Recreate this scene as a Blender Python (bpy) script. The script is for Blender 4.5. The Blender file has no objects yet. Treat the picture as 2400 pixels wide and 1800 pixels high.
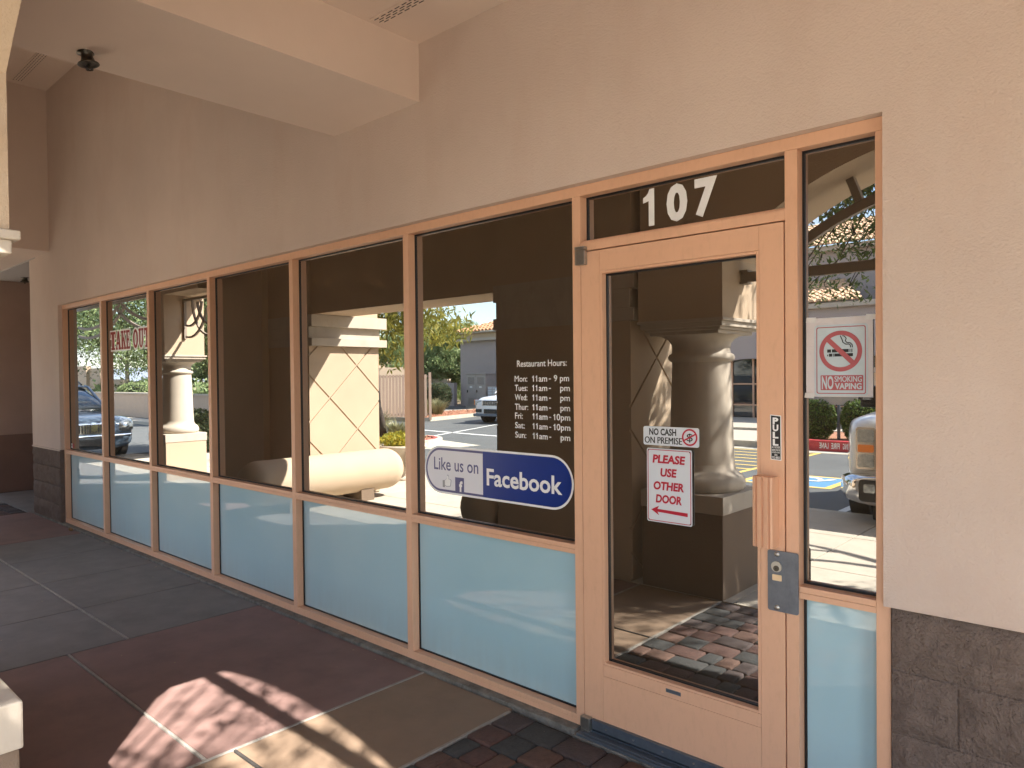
import bpy, bmesh, math, random
from mathutils import Vector, Matrix, noise
R = random.Random(7)
pi = math.pi
sc = bpy.context.scene
COL = sc.collection

# ------------------------------------------------------------------ camera
cam_d = bpy.data.cameras.new('camera'); cam = bpy.data.objects.new('camera', cam_d); COL.objects.link(cam)
yaw, pit, rol = 0.737, -0.015, -0.0103
Fv = Vector((-math.sin(yaw)*math.cos(pit), math.cos(yaw)*math.cos(pit), math.sin(pit)))
Rv = Vector((math.cos(yaw), math.sin(yaw), 0)); Uv = Rv.cross(Fv)
R2 = Rv*math.cos(rol)+Uv*math.sin(rol); U2 = -Rv*math.sin(rol)+Uv*math.cos(rol)
cam.matrix_world = Matrix(((R2.x, U2.x, -Fv.x, 1.933), (R2.y, U2.y, -Fv.y, -2.592), (R2.z, U2.z, -Fv.z, 1.594), (0, 0, 0, 1)))
cam_d.sensor_width = 36; cam_d.lens = 36*1688.2/2400; cam_d.shift_y = 8.5/2400
cam_d.clip_start = 0.02; cam_d.clip_end = 6000
sc.camera = cam

# ------------------------------------------------------------------ sky, sun, exposure
SUN = Vector((.785, -.67, 1.0)).normalized()
w = bpy.data.worlds.new('World'); sc.world = w; w.use_nodes = True
nt = w.node_tree; nt.nodes.clear()
def wn(t, **k):
    n = nt.nodes.new(t)
    for a, b in k.items(): setattr(n, a, b)
    return n
sky = wn('ShaderNodeTexSky', sky_type='NISHITA', sun_disc=False, sun_elevation=math.asin(SUN.z), sun_rotation=math.atan2(SUN.x, SUN.y))
sky.air_density = 1.0; sky.dust_density = .6; sky.ozone_density = 2.0
tc = wn('ShaderNodeTexCoord'); mp = wn('ShaderNodeMapping'); mp.inputs['Scale'].default_value = (1.6, 1.6, 4.2)
ns = wn('ShaderNodeTexNoise'); ns.inputs['Scale'].default_value = 2.3; ns.inputs['Detail'].default_value = 9; ns.inputs['Roughness'].default_value = .58
rp = wn('ShaderNodeValToRGB'); rp.color_ramp.elements[0].position = .47; rp.color_ramp.elements[1].position = .62
mx = wn('ShaderNodeMix', data_type='RGBA'); mx.inputs[7].default_value = (3.6, 3.75, 4.0, 1)
bgw = wn('ShaderNodeBackground'); bgw.inputs['Strength'].default_value = .125
ow = wn('ShaderNodeOutputWorld')
nt.links.new(tc.outputs['Generated'], mp.inputs[0]); nt.links.new(mp.outputs[0], ns.inputs['Vector'])
nt.links.new(ns.outputs[0], rp.inputs[0]); nt.links.new(rp.outputs[0], mx.inputs[0])
nt.links.new(sky.outputs[0], mx.inputs[6]); nt.links.new(mx.outputs[2], bgw.inputs[0]); nt.links.new(bgw.outputs[0], ow.inputs[0])
sd = bpy.data.lights.new('sun', 'SUN'); sd.energy = 5.0; sd.angle = math.radians(.53); sd.color = (1, .955, .885)
so = bpy.data.objects.new('sun', sd); COL.objects.link(so); so.rotation_euler = SUN.to_track_quat('Z', 'Y').to_euler(); so.location = (10, -10, 20)
sc.view_settings.view_transform = 'Standard'; sc.view_settings.look = 'None'
sc.view_settings.exposure = 2.38; sc.view_settings.gamma = 1.0
try: sc.view_settings.use_curve_mapping = False
except Exception: pass
sc.render.engine = 'CYCLES'
cy = sc.cycles
cy.use_denoising = True; cy.max_bounces = 10; cy.diffuse_bounces = 6; cy.glossy_bounces = 5; cy.transmission_bounces = 6
cy.transparent_max_bounces = 12; cy.caustics_reflective = False; cy.caustics_refractive = False; cy.sample_clamp_indirect = 8

# ------------------------------------------------------------------ materials
MATS = {}
def mat(name, col, rough=.8, metal=0, bump=None, var=.0, vscale=3., spec=.5, coat=0, coat_rough=.03, grime=None, emit=None, col2=None, detail=6, wear=None):
    """procedural material: base colour varied by noise, plus fine relief. bump=(scale, strength, dist)"""
    if name in MATS: return MATS[name]
    m = bpy.data.materials.new(name); m.use_nodes = True; t = m.node_tree; N = t.nodes; L = t.links
    b = N['Principled BSDF']; b.inputs['Roughness'].default_value = rough; b.inputs['Metallic'].default_value = metal
    b.inputs['Specular IOR Level'].default_value = spec
    if coat: b.inputs['Coat Weight'].default_value = coat; b.inputs['Coat Roughness'].default_value = coat_rough
    g = N.new('ShaderNodeNewGeometry'); 
    b.inputs['Base Color'].default_value = (*col, 1)
    c_out = None
    if var > 0 or col2:
        n = N.new('ShaderNodeTexNoise'); n.inputs['Scale'].default_value = vscale; n.inputs['Detail'].default_value = detail; n.inputs['Roughness'].default_value = .62
        L.new(g.outputs['Position'], n.inputs['Vector'])
        r = N.new('ShaderNodeValToRGB'); r.color_ramp.elements[0].position = .3; r.color_ramp.elements[1].position = .7
        c2 = col2 if col2 else tuple(min(1, c*(1+var)) for c in col)
        c1 = col if col2 else tuple(c*(1-var) for c in col)
        r.color_ramp.elements[0].color = (*c1, 1); r.color_ramp.elements[1].color = (*c2, 1)
        L.new(n.outputs[0], r.inputs[0]); c_out = r.outputs[0]
    if grime:
        gs, gcol, gamt = grime
        n = N.new('ShaderNodeTexNoise'); n.inputs['Scale'].default_value = gs; n.inputs['Detail'].default_value = 8; n.inputs['Roughness'].default_value = .7
        mpp = N.new('ShaderNodeMapping'); mpp.inputs['Scale'].default_value = (1, 1, .35)
        L.new(g.outputs['Position'], mpp.inputs[0]); L.new(mpp.outputs[0], n.inputs['Vector'])
        r = N.new('ShaderNodeValToRGB'); r.color_ramp.elements[0].position = .5; r.color_ramp.elements[1].position = .75
        r.color_ramp.elements[0].color = (0, 0, 0, 1); r.color_ramp.elements[1].color = (gamt, gamt, gamt, 1)
        L.new(n.outputs[0], r.inputs[0])
        x = N.new('ShaderNodeMix'); x.data_type = 'RGBA'; x.inputs[7].default_value = (*gcol, 1)
        L.new(r.outputs[0], x.inputs[0])
        if c_out: L.new(c_out, x.inputs[6])
        else: x.inputs[6].default_value = (*col, 1)
        c_out = x.outputs[2]
    if c_out: L.new(c_out, b.inputs['Base Color'])
    if bump:
        hs = None
        for (s, st, ds) in (bump if isinstance(bump, list) else [bump]):
            n = N.new('ShaderNodeTexNoise'); n.inputs['Scale'].default_value = s; n.inputs['Detail'].default_value = 3; n.inputs['Roughness'].default_value = .6
            L.new(g.outputs['Position'], n.inputs['Vector'])
            bp = N.new('ShaderNodeBump'); bp.inputs['Strength'].default_value = st; bp.inputs['Distance'].default_value = ds
            L.new(n.outputs[0], bp.inputs['Height'])
            if hs: L.new(hs, bp.inputs['Normal'])
            hs = bp.outputs[0]
        L.new(hs, b.inputs['Normal'])
    if emit:
        b.inputs['Emission Color'].default_value = (*emit[0], 1); b.inputs['Emission Strength'].default_value = emit[1]
    MATS[name] = m
    return m
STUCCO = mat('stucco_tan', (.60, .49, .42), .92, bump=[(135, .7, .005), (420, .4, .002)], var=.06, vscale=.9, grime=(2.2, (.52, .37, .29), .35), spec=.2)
STUCCO_S = mat('stucco_smooth', (.67, .55, .47), .92, bump=[(60, .2, .003)], var=.04, vscale=1.2, spec=.2)
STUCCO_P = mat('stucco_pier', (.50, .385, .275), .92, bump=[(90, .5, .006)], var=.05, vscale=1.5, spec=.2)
CREAM = mat('cream_cast_stone', (.50, .435, .355), .85, bump=[(70, .25, .003)], var=.05, vscale=4, grime=(9, (.35, .28, .22), .4), spec=.25)
BROWN = mat('stucco_brown', (.20, .145, .105), .92, bump=[(95, .5, .006)], var=.07, vscale=2, spec=.2)
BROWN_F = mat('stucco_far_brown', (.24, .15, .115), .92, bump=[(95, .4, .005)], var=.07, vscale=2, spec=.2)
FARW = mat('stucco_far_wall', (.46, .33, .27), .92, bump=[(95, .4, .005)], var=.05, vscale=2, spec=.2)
CMU = mat('split_face_block', (.185, .142, .12), .95, bump=[(62, 1.0, .018), (190, 1.0, .006)], var=.16, vscale=14, spec=.15)
FRAME = mat('painted_metal_apricot', (.70, .41, .26), .42, bump=[(400, .06, .0005)], var=.04, vscale=2, grime=(38, (.36, .19, .12), .20), spec=.45)
GASK = mat('black_gasket', (.006, .006, .007), .5)
SWEEP = mat('grey_blue_aluminium', (.13, .16, .20), .42, metal=.6, var=.12, vscale=30)
LOCKM = mat('slate_lock_plate', (.15, .165, .19), .45, metal=.5, var=.15, vscale=25, grime=(40, (.08, .09, .11), .5))
STEEL = mat('brushed_steel', (.42, .41, .38), .32, metal=.9, var=.08, vscale=60)
DARKST = mat('dark_bronze_metal', (.09, .08, .065), .35, metal=.8)
GRILLE_M = mat('painted_iron_taupe', (.26, .21, .165), .6, var=.05)
CONC = mat('sidewalk_concrete', (.47, .42, .34), .9, bump=[(120, .3, .003)], var=.08, vscale=3, grime=(5, (.33, .27, .21), .35))
SL_GREY = mat('slab_grey', (.172, .158, .147), .72, bump=[(160, .25, .002), (9, .15, .01)], var=.13, vscale=4.5, grime=(3, (.10, .092, .085), .55))
SL_MAR = mat('slab_maroon', (.195, .118, .102), .7, bump=[(160, .3, .002), (9, .15, .01)], var=.12, vscale=4, grime=(2.6, (.115, .07, .062), .6))
SL_TAN = mat('slab_tan', (.215, .148, .100), .72, bump=[(160, .3, .002), (9, .15, .01)], var=.1, vscale=4, grime=(3, (.15, .10, .065), .5))
SEAL = mat('joint_sealant', (.27, .245, .215), .85, bump=[(90, .6, .006)], var=.2, vscale=20)
DIRT = mat('dirt_joint', (.035, .03, .026), 1, bump=[(120, .8, .01)], var=.3, vscale=40)
PAV = [mat('paver_red', (.085, .043, .034), .88, bump=[(70, .8, .008)], var=.2, vscale=22, grime=(26, (.05, .04, .038), .5)),
       mat('paver_maroon', (.06, .043, .04), .88, bump=[(70, .8, .008)], var=.2, vscale=22),
       mat('paver_charcoal', (.042, .042, .041), .88, bump=[(70, .8, .008)], var=.2, vscale=22),
       mat('paver_rust', (.10, .055, .04), .88, bump=[(70, .8, .008)], var=.2, vscale=22)]
ASPH = mat('asphalt', (.105, .11, .108), .9, bump=[(150, .6, .006)], var=.14, vscale=1.3, grime=(.5, (.16, .16, .15), .6))
GROUND = mat('desert_ground', (.33, .25, .17), 1, bump=[(20, .6, .03)], var=.2, vscale=.4)
GRAVEL = mat('red_landscape_rock', (.42, .20, .12), 1, var=.35, vscale=14, bump=[(30, 1, .03)])
KERB = mat('kerb_concrete', (.50, .46, .37), .9, bump=[(110, .3, .004)], var=.1, vscale=4, grime=(6, (.25, .22, .18), .5))
REDP = mat('red_kerb_paint', (.50, .045, .05), .6, var=.1, vscale=8, grime=(14, (.35, .1, .09), .4))
WHITEP = mat('white_paint', (.78, .77, .72), .6, var=.05, vscale=9)
YELP = mat('yellow_paint', (.72, .50, .13), .65, var=.1, vscale=9)
BLUEP = mat('blue_paint', (.10, .26, .44), .65, var=.1, vscale=6)
TILE = mat('clay_tile', (.62, .33, .19), .85, var=.2, vscale=3, spec=.2)
TILE2 = mat('clay_tile_buff', (.66, .46, .30), .85, var=.2, vscale=3, spec=.2)
LILAC = mat('lilac_stucco', (.42, .355, .33), .92, bump=[(60, .3, .004)], var=.03)
LBEIGE = mat('beige_stucco', (.58, .45, .32), .92, bump=[(60, .3, .004)], var=.04)
WOODG = mat('slat_brown', (.36, .25, .185), .8, var=.06)
BARK = mat('dark_bark', (.055, .042, .033), .95, bump=[(40, 1, .02)], var=.3, vscale=9)
BARK2 = mat('pale_bark', (.24, .20, .14), .95, bump=[(40, 1, .02)], var=.3, vscale=9)
POD = mat('seed_pod', (.03, .02, .014), .8)
BLACKP = mat('black_plastic', (.012, .012, .013), .45)
RUBBER = mat('tyre_rubber', (.018, .018, .018), .85, bump=[(60, .3, .004)])
CHROME = mat('chrome', (.78, .78, .78), .08, metal=1)
CARW = mat('white_car_paint', (.78, .79, .78), .3, coat=1)
CARB = mat('steel_blue_car_paint', (.10, .14, .19), .32, metal=.35, coat=1)
CGLASS = mat('car_glass', (.02, .03, .035), .03, spec=1, coat=1)
LAMPG = mat('headlamp_glass', (.42, .46, .48), .12, metal=.6, coat=1, var=.35, vscale=30)
AMBER = mat('amber_lens', (.75, .22, .04), .2, coat=1)
VINW = mat('white_vinyl', (.80, .80, .79), .42, var=.02)
VING = mat('grey_vinyl', (.70, .70, .74), .42)
PANELW = mat('sign_face_white', (.60, .64, .68), .45, var=.02)
VINB = mat('black_vinyl', (.008, .008, .009), .4)
VINBLUE = mat('blue_vinyl', (.004, .028, .20), .3, var=.03, vscale=4)
VINNAVY = mat('faded_navy_vinyl', (.075, .075, .20), .35)
VINRED = mat('red_vinyl', (.42, .008, .03), .4)
VINROSE = mat('faded_red_print', (.38, .085, .095), .4, var=.06, vscale=20)
VINBRICK = mat('brick_red_vinyl', (.24, .010, .010), .6, var=.06, vscale=9)
PAPER = mat('laminated_paper', (.58, .55, .55), .3, coat=.6, coat_rough=.15, bump=[(26, .5, .01)], var=.04, vscale=8)
PRINTB = mat('pale_blue_print', (.47, .56, .60), .3, coat=.6, coat_rough=.15, bump=[(26, .5, .01)], var=.05, vscale=9)
LABELY = mat('yellowed_label', (.75, .55, .33), .5)
def leafmat(name, a, b2, trans=.3):
    m = bpy.data.materials.new(name); m.use_nodes = True; t = m.node_tree; N = t.nodes; L = t.links
    b = N['Principled BSDF']; b.inputs['Roughness'].default_value = .55; b.inputs['Specular IOR Level'].default_value = .3
    o = N.new('ShaderNodeNewGeometry'); r = N.new('ShaderNodeValToRGB')
    r.color_ramp.elements[0].color = (*a, 1); r.color_ramp.elements[1].color = (*b2, 1)
    L.new(o.outputs['Random Per Island'], r.inputs[0]); L.new(r.outputs[0], b.inputs['Base Color'])
    tr = N.new('ShaderNodeBsdfTranslucent'); L.new(r.outputs[0], tr.inputs[0])
    mxs = N.new('ShaderNodeMixShader'); mxs.inputs[0].default_value = trans
    L.new(b.outputs[0], mxs.inputs[1]); L.new(tr.outputs[0], mxs.inputs[2]); L.new(mxs.outputs[0], N['Material Output'].inputs[0])
    return m
LEAF_Y = leafmat('leaf_yellow_green', (.16, .17, .03), (.34, .30, .06), .4)
LEAF_G = leafmat('leaf_green', (.055, .085, .025), (.13, .17, .05), .35)
LEAF_D = leafmat('leaf_olive', (.035, .055, .02), (.10, .12, .045))
LEAF_P = leafmat('leaf_pale', (.17, .24, .09), (.30, .36, .16))
LEAF_H = leafmat('leaf_hedge', (.06, .11, .02), (.17, .25, .05))
LEAF_S = leafmat('grass_blade', (.16, .17, .08), (.38, .36, .20))
LEAF_F = leafmat('flower_yellow', (.20, .22, .03), (.55, .45, .05))
def glassmat():
    m = bpy.data.materials.new('reflective_bronze_glass'); m.use_nodes = True; t = m.node_tree; N = t.nodes; L = t.links
    N.remove(N['Principled BSDF'])
    gl = N.new('ShaderNodeBsdfGlossy'); gl.inputs['Roughness'].default_value = 0.0; gl.inputs['Color'].default_value = (.4, .4, .4, 1)
    lw_ = N.new('ShaderNodeLayerWeight'); lw_.inputs[0].default_value = .5; cr_ = N.new('ShaderNodeValToRGB'); e_ = cr_.color_ramp.elements
    e_[0].position = .0; e_[0].color = (.33, .33, .325, 1); e_[1].position = .75; e_[1].color = (.52, .52, .51, 1); k_ = e_.new(.28); k_.color = (.37, .37, .36, 1)
    L.new(lw_.outputs['Facing'], cr_.inputs[0]); L.new(cr_.outputs[0], gl.inputs['Color'])
    tr = N.new('ShaderNodeBsdfTransparent'); tr.inputs['Color'].default_value = (.07, .055, .04, 1)
    ad = N.new('ShaderNodeAddShader')
    g = N.new('ShaderNodeNewGeometry'); n = N.new('ShaderNodeTexNoise'); n.inputs['Scale'].default_value = 2.2; n.inputs['Detail'].default_value = 0
    bp = N.new('ShaderNodeBump'); bp.inputs['Strength'].default_value = .12; bp.inputs['Distance'].default_value = .0012
    L.new(g.outputs['Position'], n.inputs['Vector']); L.new(n.outputs[0], bp.inputs['Height']); L.new(bp.outputs[0], gl.inputs['Normal'])
    df = N.new('ShaderNodeBsdfDiffuse'); df.inputs['Color'].default_value = (.018, .014, .009, 1); ad2 = N.new('ShaderNodeAddShader')
    L.new(gl.outputs[0], ad.inputs[0]); L.new(tr.outputs[0], ad.inputs[1]); L.new(ad.outputs[0], ad2.inputs[0]); L.new(df.outputs[0], ad2.inputs[1])
    L.new(ad2.outputs[0], N['Material Output'].inputs[0])
    return m
GLASS = glassmat()
def frostmat():
    m = bpy.data.materials.new('pale_blue_spandrel_glass'); m.use_nodes = True; t = m.node_tree; N = t.nodes; L = t.links
    b = N['Principled BSDF']; b.inputs['Roughness'].default_value = .6; b.inputs['Specular IOR Level'].default_value = .2
    g = N.new('ShaderNodeNewGeometry'); n = N.new('ShaderNodeTexNoise'); n.inputs['Scale'].default_value = 1.4; n.inputs['Detail'].default_value = 3
    r = N.new('ShaderNodeValToRGB'); r.color_ramp.elements[0].position = .3; r.color_ramp.elements[1].position = .75
    r.color_ramp.elements[0].color = (.35, .55, .62, 1); r.color_ramp.elements[1].color = (.42, .61, .66, 1)
    L.new(g.outputs['Position'], n.inputs['Vector']); L.new(n.outputs[0], r.inputs[0]); L.new(r.outputs[0], b.inputs['Base Color'])
    gl = N.new('ShaderNodeBsdfGlossy'); gl.inputs['Roughness'].default_value = .015; gl.inputs['Color'].default_value = (1, 1, 1, 1)
    fr = N.new('ShaderNodeFresnel'); fr.inputs['IOR'].default_value = 1.75
    sx_ = N.new('ShaderNodeSeparateXYZ'); L.new(g.outputs['Position'], sx_.inputs[0]); mr_ = N.new('ShaderNodeMapRange'); mr_.inputs[1].default_value = .30; mr_.inputs[2].default_value = .06; mr_.inputs[3].default_value = 0; mr_.inputs[4].default_value = 1
    L.new(sx_.outputs['Z'], mr_.inputs[0]); n2_ = N.new('ShaderNodeTexNoise'); n2_.inputs['Scale'].default_value = 26; n2_.inputs['Detail'].default_value = 6
    mp_ = N.new('ShaderNodeMapping'); mp_.inputs['Scale'].default_value = (1, 1, .12); L.new(g.outputs['Position'], mp_.inputs[0]); L.new(mp_.outputs[0], n2_.inputs['Vector'])
    ml_ = N.new('ShaderNodeMath'); ml_.operation = 'MULTIPLY'; L.new(mr_.outputs[0], ml_.inputs[0]); L.new(n2_.outputs[0], ml_.inputs[1]); ml2_ = N.new('ShaderNodeMath'); ml2_.operation = 'MULTIPLY'; ml2_.inputs[1].default_value = .38; L.new(ml_.outputs[0], ml2_.inputs[0])
    mc_ = N.new('ShaderNodeMix'); mc_.data_type = 'RGBA'; mc_.inputs[7].default_value = (.30, .26, .21, 1); L.new(ml2_.outputs[0], mc_.inputs[0]); L.new(r.outputs[0], mc_.inputs[6]); L.new(mc_.outputs[2], b.inputs['Base Color'])
    mxs = N.new('ShaderNodeMixShader'); L.new(fr.outputs[0], mxs.inputs[0]); L.new(b.outputs[0], mxs.inputs[1]); L.new(gl.outputs[0], mxs.inputs[2])
    L.new(mxs.outputs[0], N['Material Output'].inputs[0])
    return m
FROST = frostmat()

# ------------------------------------------------------------------ helpers
class MB:
    def __init__(s): s.v = []; s.f = []; s.sm = []
    def add(s, vs, fs, smooth=False):
        o = len(s.v); s.v += [tuple(v) for v in vs]; s.f += [tuple(i+o for i in f) for f in fs]; s.sm += [smooth]*len(fs); return s
    def box(s, x0, x1, y0, y1, z0, z1, c=0):
        if c <= 0:
            vs = [(x, y, z) for z in (z0, z1) for y in (y0, y1) for x in (x0, x1)]
            return s.add(vs, [(0, 2, 3, 1), (4, 5, 7, 6), (0, 1, 5, 4), (2, 6, 7, 3), (0, 4, 6, 2), (1, 3, 7, 5)])
        # chamfered box
        b = bmesh.new(); bmesh.ops.create_cube(b, size=1)
        for v in b.verts: v.co = Vector(((x0+x1)/2+v.co.x*(x1-x0), (y0+y1)/2+v.co.y*(y1-y0), (z0+z1)/2+v.co.z*(z1-z0)))
        bmesh.ops.bevel(b, geom=b.edges[:], offset=c, segments=2, profile=.6, affect='EDGES')
        b.verts.index_update(); s.add([v.co[:] for v in b.verts], [[v.index for v in f.verts] for f in b.faces]); b.free(); return s
    def prism(s, poly, axis, a, b):
        """poly: list of 2D points; axis: 0,1,2 extrusion axis from a to b. 2D order: the two other axes in order"""
        n = len(poly)
        def P(p, t):
            l = [p[0], p[1]]; l.insert(axis, t); return tuple(l)
        vs = [P(p, a) for p in poly]+[P(p, b) for p in poly]
        area = sum(poly[i][0]*poly[(i+1) % n][1]-poly[(i+1) % n][0]*poly[i][1] for i in range(n))
        fl = (area > 0) ^ (axis == 1) ^ (b < a)
        r1 = tuple(range(n)); r2 = tuple(range(n, 2*n))
        fs = [r1[::-1] if fl else r1, r2 if fl else r2[::-1]]
        for i in range(n):
            j = (i+1) % n; q = (i, j, j+n, i+n); fs.append(q if fl else q[::-1])
        return s.add(vs, fs)
    def lathe(s, prof, cx, cy, n=32, smooth=True):
        vs = []; fs = []
        for r, z in prof:
            for i in range(n): a = 2*pi*i/n; vs.append((cx+r*math.cos(a), cy+r*math.sin(a), z))
        m = len(prof)
        for k in range(m-1):
            for i in range(n): j = (i+1) % n; fs.append((k*n+i, k*n+j, (k+1)*n+j, (k+1)*n+i))
        s.add(vs, fs, smooth); 
        s.add(vs[-n:], [tuple(range(n))]); s.add(vs[:n], [tuple(range(n))[::-1]]); return s
    def tube(s, pts, rad, n=8, cap=True):
        pts = [Vector(p) for p in pts]; vs = []; fs = []
        rs = rad if isinstance(rad, (list, tuple)) else [rad]*len(pts)
        up = Vector((0, 0, 1))
        for k, p in enumerate(pts):
            d = (pts[min(k+1, len(pts)-1)]-pts[max(k-1, 0)]).normalized()
            a = d.cross(up if abs(d.z) < .9 else Vector((1, 0, 0))).normalized(); b = d.cross(a)
            for i in range(n): t = 2*pi*i/n; vs.append(p+(a*math.cos(t)+b*math.sin(t))*rs[k])
        for k in range(len(pts)-1):
            for i in range(n): j = (i+1) % n; fs.append((k*n+i, (k+1)*n+i, (k+1)*n+j, k*n+j))
        s.add(vs, fs, True)
        if cap: s.add(vs[:n], [tuple(range(n))]); s.add(vs[-n:], [tuple(range(n))[::-1]])
        return s
    def bar(s, pts, wy, wn):
        """flat bar following xz polyline pts (x,z) at y0..y1 = wy, width wn"""
        y0, y1 = wy; vs = []; fs = []; m = len(pts)
        for k in range(m):
            a = Vector(pts[max(k-1, 0)]); b = Vector(pts[min(k+1, m-1)]); d = (b-a).normalized(); nn = Vector((-d.y, d.x))*wn/2
            p = Vector(pts[k])
            for q, y in ((p+nn, y0), (p+nn, y1), (p-nn, y1), (p-nn, y0)): vs.append((q.x, y, q.y))
        for k in range(m-1):
            for i in range(4): j = (i+1) % 4; fs.append((k*4+i, (k+1)*4+i, (k+1)*4+j, k*4+j))
        fs += [(0, 1, 2, 3), (m*4-1, m*4-2, m*4-3, m*4-4)]
        return s.add(vs, fs)
    def build(s, name, m, parent=None, loc=None, **tags):
        me = bpy.data.meshes.new(name); me.from_pydata(s.v, [], s.f); me.materials.append(m)
        if any(s.sm): me.polygons.foreach_set('use_smooth', s.sm)
        me.update()
        o = bpy.data.objects.new(name, me); COL.objects.link(o)
        if parent: o.parent = parent; o.matrix_parent_inverse = parent_inv(parent)
        for k, v in tags.items(): o[k] = v
        return o
def parent_inv(p): 
    return p.matrix_basis.inverted() if p.parent is None else Matrix()
def box(name, m, b, parent=None, c=0, **t): return MB().box(*b, c).build(name, m, parent, **t)
def thing(name, label, cat, loc=(0, 0, 0), rz=0, group=None):
    o = bpy.data.objects.new(name, None); COL.objects.link(o); o.location = loc; o.rotation_euler = (0, 0, rz)
    o.empty_display_size = .1; o['label'] = label; o['category'] = cat
    if group: o['group'] = group
    return o
def child(mb, name, m, parent, **t):
    """build mesh given in the parent's LOCAL space"""
    o = mb.build(name, m, None, **t); o.parent = parent; return o
def tag(o, label, cat, group=None):
    o['label'] = label; o['category'] = cat
    if group: o['group'] = group
    return o
def struct(o): o['kind'] = 'structure'; return o
def share(src, name, parent, loc, rot=(0, 0, 0), scale=(1, 1, 1), m=None):
    o = src.copy(); COL.objects.link(o); o.parent = parent; o.location = loc; o.rotation_euler = rot; o.scale = scale
    return o
def textmesh(body, bold=0., shear=0., spacing=1.0):
    cu = bpy.data.curves.new('t', 'FONT'); cu.body = body; cu.size = 1; cu.offset = bold; cu.shear = shear; cu.resolution_u = 3; cu.space_character = spacing
    cu.fill_mode = 'FRONT'
    o = bpy.data.objects.new('t', cu); COL.objects.link(o); bpy.context.view_layer.update()
    me = o.to_mesh(); vs = [v.co.copy() for v in me.vertices]; fs = [tuple(p.vertices) for p in me.polygons]
    o.to_mesh_clear(); bpy.data.objects.remove(o); bpy.data.curves.remove(cu)
    return vs, fs
def lettering(body, x0, x1, z0, z1, y, m, parent, bold=.012, shear=0., name='lettering', face='-y', spacing=1.0, keep=False):
    vs, fs = textmesh(body, bold, shear, spacing)
    mnx = min(v.x for v in vs); mxx = max(v.x for v in vs); mny = min(v.y for v in vs); mxy = max(v.y for v in vs)
    out = []
    for v in vs:
        u = (v.x-mnx)/(mxx-mnx); t = (v.y-mny)/(mxy-mny)
        out.append((x0+(x1-x0)*u, y, z0+(z1-z0)*t))
    mb = MB(); mb.add(out, fs)
    return mb.build(name, m, parent)
def rrect(x0, x1, z0, z1, r, n=6):
    p = []
    for cx, cz, a0 in ((x1-r, z1-r, 0), (x0+r, z1-r, 90), (x0+r, z0+r, 180), (x1-r, z0+r, 270)):
        for i in range(n+1):
            a = math.radians(a0+90*i/n); p.append((cx+r*math.cos(a), cz+r*math.sin(a)))
    return p
def ring2d(outer, inner, y0, y1):
    """frame between two equal length loops in xz"""
    n = len(outer); mb = MB(); vs = [(x, y0, z) for x, z in outer]+[(x, y0, z) for x, z in inner]+[(x, y1, z) for x, z in outer]+[(x, y1, z) for x, z in inner]
    fs = []
    for i in range(n):
        j = (i+1) % n
        fs += [(i, n+i, n+j, j), (2*n+i, 2*n+j, 3*n+j, 3*n+i), (i, j, 2*n+j, 2*n+i), (n+i, 3*n+i, 3*n+j, n+j)]
    return mb.add(vs, fs)
def circ(cx, cz, r, n=40, a0=0, sx=1.): return [(cx+sx*r*math.cos(a0+2*pi*i/n), cz+r*math.sin(a0+2*pi*i/n)) for i in range(n)]

# ================================================================== GROUND
struct(box('ground', GROUND, (-900, 900, -900, 40, -.60, -.30)))
lot = struct(MB().add([(-60, -30, -.15), (30, -30, -.15), (30, -5.98, -.15), (-13.65, -5.98, -.15), (-13.65, -2.8, -.15), (-15.02, -2.8, -.15), (-15.02, 12, -.15), (-60, 12, -.15)], [tuple(range(8))]).build('parking_lot', ASPH))
box_under = struct(box('walkway_bed', DIRT, (-15.0, 12, -5.86, .30, -.16, -.018)))
walk = struct(thing('walkway', '', ''));
for k in ('label', 'category'): del walk[k]
def slab(x0, x1, y0, y1, m, nm='slab', par=walk):
    g = .005
    return MB().box(x0+g, x1-g, y0+g, y1-g, -.10, R.uniform(-.0008, .0008), .004).build(nm, m, par)
rows = [(-.385, -1.035, SL_TAN, 1.12), (-1.035, -2.81, SL_MAR, 1.24), (-2.81, -3.70, SL_GREY, .91), (-3.70, -4.63, SL_GREY, .91),
        (-4.63, -5.55, SL_GREY, .91), (-5.55, -6.50, SL_GREY, .91), (-6.50, -8.36, SL_MAR, 1.24)]
for xa, xb, m_, yj in rows:
    slab(xb, xa, -yj, -.052, m_); slab(xb, xa, -2.055, -yj-.012, m_)
    MB().box(xb+.004, xa-.004, -yj-.012, -yj+.0, -.03, .0025, .003).build('joint_seal', SEAL if m_ is not SL_TAN else DIRT, walk)
MB().box(-1.045, -1.030, -2.05, -.055, -.03, .003, .002).build('joint_seal', SEAL, walk)
for i in range(4): slab(-9.42-1.38*(i+1), -9.42-1.38*i, -2.055, -.078, SL_GREY)
for i in range(3): slab(1.92+2*i, 3.92+2*i, -2.055, -.078, SL_TAN if i % 2 else CONC)
slab(-10.45, -8.24, -.07, 1.9, SL_GREY)
MB().box(-8.22, -.02, -.050, .10, -.03, .0148, .005).box(.94, 8, -.050, .10, -.03, .0148, .005).box(-.019, .939, -.066, .10, -.03, -.0005, .004).build('base_strip', mat('grout_strip', (.17, .16, .14), .95, bump=[(50, 1, .012)], var=.35, vscale=12, grime=(16, (.05, .045, .04), .7)), walk)
yy = [-2.06, -3.35, -4.65, -5.86]
for j in range(3):
    for i in range(-7, 5): slab(-.30+1.9*i, -.30+1.9*(i+1), yy[j+1], yy[j], CONC)
kerb = struct(thing('kerb', '', ''))
for k in ('label', 'category'): del kerb[k]
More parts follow.
